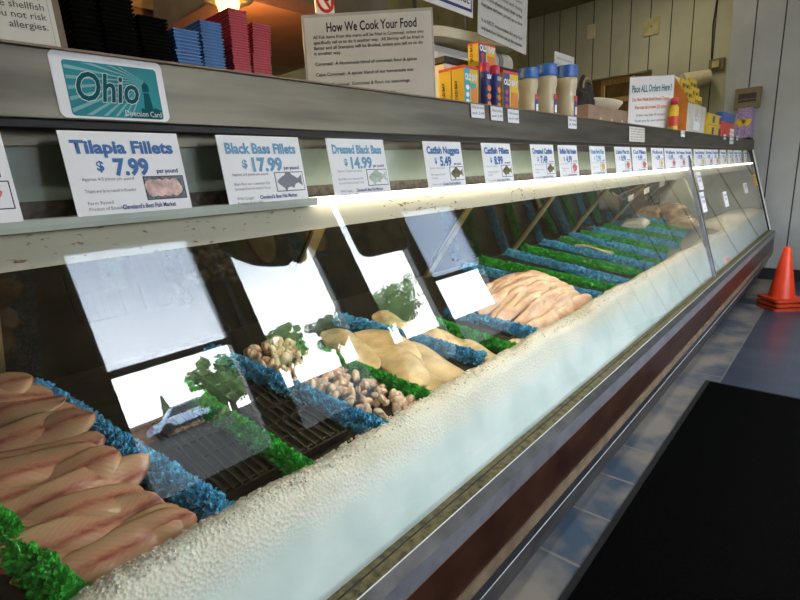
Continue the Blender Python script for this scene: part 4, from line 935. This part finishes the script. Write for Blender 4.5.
obj('body', lathe(BM(), [(.032, 0), (.035, .01), (.035, hb2 * .7), (.02, hb2 * .8)]), 'box_yellow', t, smooth=True); obj('cap', lathe(BM(), [(.026, hb2 * .8), (.026, hb2 * .98), (.02, hb2)]), 'lid_red', t, smooth=True)
obj('red_label', lathe(BM(), [(.0355, hb2 * .15), (.0355, hb2 * .45)]), 'box_red', t)
# yellow boxes stacked 2x2
a, b = Xb(706.5, 133), Xb(720, 134); w = (b - a) / 2; h2 = (at(708, 112, Y=YB).z - ZS) / 2
for r_ in range(2):
    for c_ in range(2):
        t = thing('cracker_box', f'yellow box, {"upper" if r_ else "lower"} {"far" if c_ else "near"} one of the block of four beside the purple box', 'box', (a + w * (c_ + .5), YB, ZS + r_ * h2), 0, 'block of four yellow boxes')
        obj('carton', box(BM(), -w / 2 + .004, w / 2 - .004, 0, .12, 0, h2 - .003), 'box_yellow', t, bevel=.003); obj('dark_label', box(BM(), w * .2, w / 2 - .01, -.002, 0, h2 * .2, h2 * .8), 'box_navy', t)
a, b = Xb(722, 134), Xb(734, 135.5)
t = thing('snack_bag', 'blue and red snack pack between yellow boxes and purple box', 'pack', ((a + b) / 2, YB, ZS)); w = b - a; h = at(728, 112, Y=YB).z - ZS
obj('lower_pack', box(BM(), -w / 2, w / 2, 0, .1, 0, h * .62), 'box_red', t, bevel=.01); obj('upper_pack', box(BM(), -w * .4, w * .5, .01, .1, h * .62, h), 'lid_blue', t, bevel=.01)
XF = 7.72; ya = at(735, 134, X=XF).y; yb = max(1.03, at(757, 136, X=XF).y)
t = thing('flower_box', 'purple patterned box with pale heart motifs at the far end of the shelf', 'box', (XF, yb, ZS)); h = at(735, 109, X=XF).z - ZS; dy = max(.12, ya - yb)
obj('carton', box(BM(), 0, .3, 0, dy, .03, h), 'purple_box', t, bevel=.004); obj('dark_base', box(BM(), .01, .29, .005, dy - .005, 0, .03), 'black_rubber', t)
for k in range(2):
    bm = prism_y(BM(), [(.0035 * 16 * math.sin(q) ** 3 * .9, .0035 * (13 * math.cos(q) - 5 * math.cos(2 * q) - 2 * math.cos(3 * q) - math.cos(4 * q))) for q in [i * math.pi / 12 for i in range(24)]], -.002, 0)
    bmesh.ops.rotate(bm, verts=bm.verts[:], cent=(0, 0, 0), matrix=Matrix.Rotation(R(-90), 3, 'Z')); obj('heart_motif', bm, 'box_yellow', t, loc=(-.001, dy * (.3 + .42 * k), h * .55))
# brown box, white tray, chair backs behind
a, b = at(588, 120, Y=1.3), at(627, 122, Y=1.3)
t = thing('cardboard_box', 'brown cardboard box with pale dots beside the orders sign', 'box', (a.x, 1.3, ZS)); w = b.x - a.x; h = at(600, 106, Y=1.3).z - ZS
obj('carton', box(BM(), 0, w, 0, .2, 0, h), 'kraft', t, bevel=.004)
bm = BM()
for k in range(6): prism_y(bm, [(w * (.15 + .14 * k) + .012 * math.cos(q), h * (.35 + .12 * (k % 2)) + .012 * math.sin(q)) for q in [i * math.pi / 4 for i in range(8)]], -.002, 0)
obj('pale_dots', bm, 'paper_cream', t)
def zz(px, py, Y): return at(px, py, Y=Y).z
p = at(612, 104, Y=1.34); zt1 = ZS + h
t = thing('serving_tray', 'cream boat-shaped tray lying on the brown cardboard box', 'tray', (p.x, 1.40, zt1 + .001))
bm = BM(); n = 28
def ell(rx, ry, z): return [bm.verts.new((rx * math.cos(2 * math.pi * i / n), ry * math.sin(2 * math.pi * i / n), z)) for i in range(n)]
rs = [ell(.20, .05, 0), ell(.24, .08, .03), ell(.30, .09, .06), ell(.30, .09, .066), ell(.22, .07, .02)]
bm.faces.new(rs[0][::-1])
for q, r_ in zip(rs, rs[1:]):
    for i in range(n): bm.faces.new((q[i], q[(i + 1) % n], r_[(i + 1) % n], r_[i]))
bm.faces.new(rs[-1]); obj('shell', bm, 'cream_plastic', t, smooth=True)
p = at(582, 112, Y=1.42)
t = thing('black_bag', 'slumped black bag in the dark gap beyond the sauce jars', 'bag', (p.x, 1.42, ZS))
bm = BM(); bmesh.ops.create_icosphere(bm, subdivisions=4, radius=.15)
for v in bm.verts: v.co = Vector((v.co.x * .9, v.co.y * .4, (v.co.z + .15) * 1.1)) * (1 + .2 * noise.noise(v.co * 14))
zmin = min(v.co.z for v in bm.verts)
for v in bm.verts: v.co.z -= zmin
obj('body', bm, 'dark_cloth', t, smooth=True)
bm = BM()
for k in range(8): q0 = math.pi * k / 8; q1 = math.pi * (k + 1) / 8; bar(bm, (.07 * math.cos(q0), -.03, .27 + .07 * math.sin(q0)), (.07 * math.cos(q1), -.03, .27 + .07 * math.sin(q1)), .007, 6)
obj('handle', bm, 'kraft', t)
# wooden frame deep in the pass-through
p = at(617, 92, X=9.6)
t = thing('wooden_chair', 'pale wooden chair back seen through the dark opening', 'chair', (9.6, p.y, -H))
bm = BM()
zt2 = at(612, 79, X=9.6).z + H
for y in (-.25, .25): box(bm, -.02, .02, y - .03, y + .03, 0, zt2)
obj('post_pair', bm, 'wood', t); obj('top_rail', box(BM(), -.02, .02, -.25, .25, zt2 - .09, zt2), 'wood', t); obj('mid_rail', box(BM(), -.02, .02, -.25, .25, zt2 - .4, zt2 - .32), 'wood', t); obj('seat', box(BM(), -.45, .02, -.28, .28, .42, .46), 'wood', t)
bm = BM()
for y in (-.24, .24): box(bm, -.44, -.40, y - .02, y + .02, 0, .42)
obj('front_leg_pair', bm, 'wood', t)
# overhead: cream shelf with rounded end, rolls beneath
Yo = 1.55
p0, p1 = at(432, 34, Y=Yo), at(522, 50, Y=Yo)
t = thing('overhead_shelf', 'cream overhead shelf with rounded corner above the spice boxes', 'shelf', (p0.x, Yo, p0.z))
ln = p1.x - p0.x; dz = p1.z - p0.z
bm = BM(); prof = [(x, y) for x, y in rr(-.03, ln, 0, .55, .14, 8)]
lo = [bm.verts.new((x, y, dz * max(0, x) / ln)) for x, y in prof]; hi = [bm.verts.new((x, y, dz * max(0, x) / ln + .045)) for x, y in prof]
for i in range(len(prof)): j = (i + 1) % len(prof); bm.faces.new((lo[i], lo[j], hi[j], hi[i]))
bm.faces.new(lo[::-1]); bm.faces.new(hi); obj('shelf_board', bm, 'cream_plastic', t)
bm = BM()
for y in (.1, .45): box(bm, .1, .13, y, y + .03, -.6, 0) if False else bar(bm, (ln * .5, y, .04), (ln * .5, y, ZC - p0.z), .012, 8)
obj('hanger_rod', bm, 'steel_dark', t)
p = at(446, 50, Y=Yo + .02); q = at(468, 47, Y=Yo + .02)
t2 = obj('paper_bundle', box(BM(), 0, q.x - p.x + .22, 0, .3, 0, .14), 'white_plastic', bevel=.045); t2.location = (p.x - .06, Yo + .06, p0.z - .140); tag(t2, 'white rounded plastic hopper under the overhead cream shelf', 'hopper')
a, b = at(492, 51, Y=Yo), at(518, 57, Y=Yo)
t = thing('paper_roll', 'white roll with grey band fixed under the cream shelf', 'roll', (a.x, Yo + .09, p0.z + dz * (a.x - p0.x + .1) / ln - .066)); L = b.x - a.x
obj('roll', bar(BM(), (0, 0, 0), (L, 0, 0), .062, 24), 'white_plastic', t, smooth=False, bevel=.01); obj('band', bar(BM(), (L * .42, 0, 0), (L * .58, 0, 0), .065, 24), 'grey_band', t)
# hanging charge sign & paper
Yh = 1.5
p0, p1 = at(400, -9, Y=Yh), at(473, 18, Y=Yh)
t = thing('charge_sign', 'white hanging sign with blue border whose visible line ends in CHARGE', 'sign', (p1.x, Yh, p1.z), R(0), None, 0)
w = 1.0; ang_s = math.atan2(p1.z - p0.z, p1.x - p0.x)
def tilted(bm):
    bmesh.ops.rotate(bm, verts=bm.verts[:], cent=(0, 0, 0), matrix=Matrix.Rotation(-ang_s, 3, 'Y')); return bm
obj('panel', tilted(box(BM(), -w, 0, 0, .006, 0, .5)), 'paper', t); obj('blue_border', tilted(box(BM(), -w + .01, -.012, -.0015, 0, .022, .035)), 'ink_navy', t); obj('blue_border', tilted(box(BM(), -.018, -.012, -.0015, 0, .035, .5)), 'ink_navy', t)
text('sign_text', 'DELIVERING CHARGE', .055, 'ink_black', t, -.03 * math.cos(ang_s), .055 - .03 * math.sin(ang_s), y=-.002, align='RIGHT', bold=.01, fit=.5, rot=(math.pi / 2, -ang_s, 0))
obj('hanging_wire', (lambda b_: (bar(b_, (-.9, .003, .4), (-.9, .003, ZC - p1.z), .002, 5), bar(b_, (-.1, .003, .45), (-.1, .003, ZC - p1.z), .002, 5), b_)[-1])(BM()), 'black_rubber', t)
p0, p1 = at(478, 34, Y=1.48), at(526, 55, Y=1.48)
t = thing('hanging_notice', 'white typed notice sheet hanging over the cream overhead shelf', 'notice', (p0.x, 1.48, p0.z)); ang_n = math.atan2(p1.z - p0.z, p1.x - p0.x); w = (p1 - p0).length
bm = tilted2 = box(BM(), 0, w, 0, .003, 0, .75); bmesh.ops.rotate(bm, verts=bm.verts[:], cent=(0, 0, 0), matrix=Matrix.Rotation(-ang_n, 3, 'Y')); obj('paper_sheet', bm, 'paper_grey', t)
for i, s in enumerate(['any questions please ask at the counter', 'It is NOT responsible for any lost', '', 'that have not been picked up on time', 'customers should check their order', 'will be held for pickup until closing', 'Your orders and any special requests', '', 'please let us know before paying', 'when you place your order']):
    if s: 
        zz_ = .03 + i * .036; x_ = w * .06
        text('printed_line', s, .026, 'ink_black', t, x_ * math.cos(ang_n) - zz_ * math.sin(ang_n) * -0, zz_ + x_ * math.sin(ang_n), y=-.0015, fit=w * .84, rot=(math.pi / 2, -ang_n, 0))
obj('hanging_wire', (lambda b_: (bar(b_, (w * .1, 0, .7), (w * .1, 0, ZC - p0.z), .002, 5), bar(b_, (w * .85, 0, .8), (w * .85, 0, ZC - p0.z), .002, 5), b_)[-1])(BM()), 'black_rubber', t)
# no smoking plate
p0, p1 = at(316, 13, Y=1.75), at(333, -8, Y=1.75)
t = thing('no_smoking_sign', 'small white no smoking sign with red ring above the cooking poster', 'sign', ((p0.x + p1.x) / 2, 1.75, p0.z)); w = (p1.x - p0.x) * 1.0; hh2 = p1.z - p0.z + .02
obj('plate', box(BM(), -w / 2, w / 2, 0, .004, 0, hh2), 'paper', t)
bm = BM(); rr0 = w * .42; n = 24
for i in range(n):
    q0, q1 = 2 * math.pi * i / n, 2 * math.pi * (i + 1) / n
    bar(bm, (rr0 * math.cos(q0), -.001, hh2 * .5 + rr0 * math.sin(q0)), (rr0 * math.cos(q1), -.001, hh2 * .5 + rr0 * math.sin(q1)), .007, 6)
bar(bm, (-rr0 * .7, -.001, hh2 * .5 + rr0 * .7), (rr0 * .7, -.001, hh2 * .5 - rr0 * .7), .006, 6); obj('red_ring', bm, 'ink_red', t)
bm = BM(); box(bm, -rr0 * .6, rr0 * .5, -.002, 0, hh2 * .48, hh2 * .48 + .014); obj('cigarette', bm, 'ink_black', t)
obj('hanging_wire', bar(BM(), (0, .006, hh2 * .9), (0, .006, ZC - p0.z), .002, 5), 'black_rubber', t)
# kitchen behind: hood with red-brown rim, warm lamp, white panel
Yk = 1.95
h0 = at(243, 3, Y=Yk); h1 = at(316, 16, Y=Yk)
t = thing('range_hood', 'dark grey range hood with red-brown rim in the kitchen behind', 'hood', (h0.x, Yk, (h0.z + h1.z) / 2)); w = h1.x - h0.x + .5
obj('canopy', prism_x(BM(), [(0, .05), (0, .6), (.7, .6), (.85, .05)], 0, w), 'hood_grey', t); obj('rim', box(BM(), -.01, w + .01, -.015, .86, 0, .05), 'hood_red', t)
p = at(228, 5, Y=1.9)
t = thing('heat_lamp', 'glowing warm heat lamp above the red trays', 'lamp', (p.x, 1.9, p.z - .03))
obj('bulb', lathe(BM(), [(.01, -.02), (.035, 0), (.045, .04), (.03, .09)]), 'warm_bulb', t, smooth=True); hl = bpy.data.lights.new('heat_lamp_light', 'POINT'); hl.energy = 14; hl.color = (1, .62, .2); hl.shadow_soft_size = .04; ho = bpy.data.objects.new('heat_lamp_light', hl); COL.objects.link(ho); ho.parent = t; ho.location = (0, 0, -.08)
obj('shade', lathe(BM(), [(.10, .05), (.03, .15), (.015, .16), (.02, .15), (.09, .045)]), 'door_gold', t, smooth=True); obj('cord', bar(BM(), (0, 0, .15), (0, 0, ZC - p.z + .03), .006), 'black_rubber', t)
Yw = 2.95
a, b = at(90, 8, Y=Yw), at(312, 42, Y=Yw)
t = thing('kitchen_cabinet', 'brown wall cabinet above the white splash panel in the kitchen', 'cabinet', (a.x - .8, Yw, (at(268, 40, Y=Yw).z)))
w = b.x - a.x + 1.1
obj('carcass', box(BM(), 0, w, 0, YR - Yw, 0, 1.0), 'kitchen_brown', t)
for k in range(4): obj('door', box(BM(), w * k / 4 + .01, w * (k + 1) / 4 - .01, -.02, 0, .03, .97), 'kitchen_brown', t, bevel=.005)
t2 = obj('splash_panel', box(BM(), 0, w, 0, .02, 0, at(268, 40, Y=YR).z + H), 'kitchen_white'); t2.location = (a.x - .8, YR - .022, -H); tag(t2, 'white splash panel on the kitchen wall beside the red trays', 'panel')
t = thing('back_counter', 'long steel work counter in the kitchen behind the case', 'counter', (0, 2.5, -H))
obj('worktop', box(BM(), -1, 7.5, 0, .7, .88, .92), 'steel', t); obj('base_cabinet', box(BM(), -.95, 7.45, .05, .7, 0, .88), 'steel_dark', t)

# ------------------------------------------------------------------ on the end wall, floor things
def wall_item(px, py, X, w, h, name, label, cat, m='plate_yellow', d=.03):
    p = at(px, py, X=X); t = thing(name, label, cat, (X, p.y, p.z)); obj('plate', box(BM(), -d, 0, -w / 2, w / 2, -h / 2, h / 2), m, t, bevel=.006); return t
t = wall_item(748, 98.5, XE, .29, .26, 'wall_thermostat', 'brown wall heater control box on the end wall above the purple box', 'control box', 'device_brown', .07)
obj('display_slot', box(BM(), -.075, -.068, -.10, .10, -.01, .06), 'device_slot', t); obj('lower_slot', box(BM(), -.075, -.068, -.10, .10, -.05, -.02), 'device_slot', t)
t = wall_item(652, 27, XR, .24, .26, 'wall_plate', 'square pale yellow plate high on the boarded wall', 'wall plate'); obj('screw', box(BM(), -.034, -.03, -.01, .01, -.01, .01), 'device_slot', t)
t = wall_item(591.5, 32, XR, .14, .23, 'switch_plate', 'narrow cream plate on the boarded wall above the sauce jars', 'wall plate', 'cream_plastic'); obj('toggle', box(BM(), -.045, -.03, -.015, .015, -.03, .03), 'paper_cream', t)
t = wall_item(717, 65, XR - .0, .20, .17, 'wall_outlet', 'yellowed outlet box with cord near the wall corner', 'outlet', 'device_brown', .06); obj('plug', box(BM(), -.10, -.06, -.04, .05, -.04, .05), 'plate_yellow', t)
bm = BM(); pts = [at(*q, X=XR - .03) for q in ((717, 0), (713, 25), (712, 45), (711.5, 58), (713, 66), (717, 70))]; o_ = at(717, 65, X=XR)
for q0, q1 in zip(pts, pts[1:]): bar(bm, q0 - o_, q1 - o_, .009, 6)
obj('cord', bm, 'black_rubber', t)
a, b = at(683, 82, Y=1.9), at(709, 79, Y=1.9)
t = thing('paper_tube', 'long cream cardboard tube lying above the yellow packets', 'tube', (XR - .3, at(695, 79, X=XR - .3).y, at(695, 79, X=XR - .3).z))
c0, c1 = at(682, 81, X=XR - .4), at(708, 77, X=XR - .15); o_ = Vector(t.location)
obj('tube', bar(BM(), c0 - o_, c1 - o_, .11, 20), 'cream_plastic', t); 
obj('bracket', box(BM(), -.05, .3, -.02, .02, -.14, -.10), 'steel_dark', t)
p = at(779, 308, Z=-H)
def cone(z, label, rz):
    t = thing('traffic_cone', label, 'traffic cone', (p.x + .02, p.y - .005, -H + z), rz, 'nested traffic cones')
    k = .78
    bm = BM(); pr = [(.165, .03), (.16, .045), (.045, .74), (.036, .755), (.026, .75), (.146, .045), (.150, .03)]
    rings = []
    n = 36
    for r_, zz_ in pr: rings.append([bm.verts.new((r_ * k * math.cos(2 * math.pi * i / n), r_ * k * math.sin(2 * math.pi * i / n), zz_ * k)) for i in range(n)])
    for q0, q1 in zip(rings, rings[1:] + rings[:1]):
        for i in range(n): bm.faces.new((q0[i], q0[(i + 1) % n], q1[(i + 1) % n], q1[i]))
    obj('cone_body', bm, 'cone_orange', t, smooth=True)
    bm = BM(); pr = rr(-.215, .215, -.215, .215, .05, 5); n = len(pr)
    inner = [(.155 * math.cos(math.atan2(y, x)), .155 * math.sin(math.atan2(y, x))) for x, y in pr]
    lv = [[bm.verts.new((x * k, y * k, zq)) for x, y in s] for s, zq in ((pr, 0), (pr, .030), (inner, .034), (inner, 0))]
    for q0, q1 in zip(lv, lv[1:] + lv[:1]):
        for i in range(n): bm.faces.new((q0[i], q0[(i + 1) % n], q1[(i + 1) % n], q1[i]))
    obj('base', bm, 'cone_base', t)
cone(0, 'orange traffic cone at the bottom of the nested stack, only its base showing', R(38))
cone(.05, 'orange traffic cone in the middle of the nested stack, only its base showing', R(44))
cone(.10, 'orange traffic cone on top of the nested stack by the end wall', R(41))
mx1 = at(703, 380, Z=-H).x
t = thing('floor_mat', 'large black floor mat along the front of the display case', 'mat', (0, 0, -H))
obj('pile', box(BM(), -1.6, mx1 - .03, -.62, .635, 0, .010), 'mat_black', t)
bm = BM(); box(bm, -1.63, mx1, -.65, -.62, 0, .006); box(bm, -1.63, mx1, .635, .665, 0, .006); box(bm, -1.63, -1.6, -.62, .635, 0, .006); box(bm, mx1 - .03, mx1, -.62, .635, 0, .006); obj('rubber_border', bm, 'black_rubber', t)
# unseen aisle lights added to brighten the signs, poster and ice
for i, (x, y) in enumerate([(.2, -.5), (3.4, -.5), (6.4, -.4)]):
    t = thing('aisle_fill_light', ['unseen added light over the near end of the aisle', 'unseen added light over the middle of the aisle', 'unseen added light over the far end of the aisle'][i], 'ceiling light', (x, y, ZC), 0, 'added aisle fill lights')
    obj('housing', box(BM(), -.62, .62, -.09, .09, -.05, 0), 'white_trim', t); obj('diffuser', box(BM(), -.6, .6, -.07, .07, -.065, -.05), 'aisle_fill_glow', t)
for x, y, lb in ((-.4, 2.0, 'unseen added warm light in the kitchen behind the black trays'), (2.2, 2.3, 'unseen added warm light in the kitchen behind the spice boxes'), (5.0, 2.3, 'unseen added warm light in the kitchen behind the sauce jars'), (7.8, 2.3, 'unseen added warm light near the boarded wall')):  # unseen lamps added to brighten the kitchen
    t = thing('kitchen_fill_light', lb, 'ceiling light', (x, y, ZC - (.5 if x < 7 else 0)), 0, 'added kitchen fill lights')
    obj('housing', box(BM(), -.62, .62, -.09, .09, -.05, 0), 'white_trim', t); obj('diffuser', box(BM(), -.6, .6, -.07, .07, -.065, -.05), 'kitchen_fill_glow', t)
    bm = BM(); bar(bm, (-.5, 0, 0), (-.5, 0, .5), .006, 6); bar(bm, (.5, 0, 0), (.5, 0, .5), .006, 6)
    if x < 7: obj('hanger_rod', bm, 'steel_dark', t)
    else: bm.free()
# ------------------------------------------------------------------ fit printed lines, lift to floor level
bpy.context.view_layer.update()
for o, w in FIT:
    d = o.dimensions.x
    if d > 0: o.scale.x = w / d
bpy.context.view_layer.update()
dg = bpy.context.evaluated_depsgraph_get()
for o in [o for o in sc.objects if o.type == 'FONT']:
    me = bpy.data.meshes.new_from_object(o.evaluated_get(dg)); nm = o.name
    q = bpy.data.objects.new(nm + '_', me); COL.objects.link(q); q.parent = o.parent; q.location = o.location; q.rotation_euler = o.rotation_euler; q.scale = o.scale
    cu = o.data; bpy.data.objects.remove(o); bpy.data.curves.remove(cu); q.name = nm
for o in sc.objects:
    if o.parent is None: o.location.z += H

# ------------------------------------------------------------------ sky
w = bpy.data.worlds.new('sky'); sc.world = w; w.use_nodes = True; nt = w.node_tree; N = nt.nodes.new; L = nt.links.new
bg = nt.nodes['Background']; tc = N('ShaderNodeTexCoord'); nz = N('ShaderNodeTexNoise'); nz.inputs['Scale'].default_value = 3; nz.inputs['Detail'].default_value = 6
L(tc.outputs['Generated'], nz.inputs['Vector'])
sp = N('ShaderNodeSeparateXYZ'); L(tc.outputs['Generated'], sp.inputs[0])
ad = N('ShaderNodeMath'); ad.operation = 'MULTIPLY_ADD'; ad.inputs[1].default_value = -2.1; ad.inputs[2].default_value = 1.05; L(sp.outputs['Z'], ad.inputs[0])
a2 = N('ShaderNodeMath'); a2.operation = 'MULTIPLY_ADD'; a2.inputs[1].default_value = .45; L(nz.outputs['Fac'], a2.inputs[0]); L(ad.outputs[0], a2.inputs[2])
rp = N('ShaderNodeValToRGB'); e = rp.color_ramp.elements; e[0].position = .50; e[0].color = (.36, .41, .48, 1); e[1].position = 1.05 if False else 1.0; e[1].color = (.95, .98, 1, 1)
L(a2.outputs[0], rp.inputs[0]); L(rp.outputs[0], bg.inputs['Color']); bg.inputs['Strength'].default_value = 12.5

sc.view_settings.view_transform = 'Standard'; sc.view_settings.look = 'None'; sc.view_settings.gamma = 1; sc.view_settings.use_curve_mapping = False
sc.view_settings.exposure = .75
sc.cycles.transparent_max_bounces = 16; sc.cycles.use_denoising = True; sc.cycles.max_bounces = 8
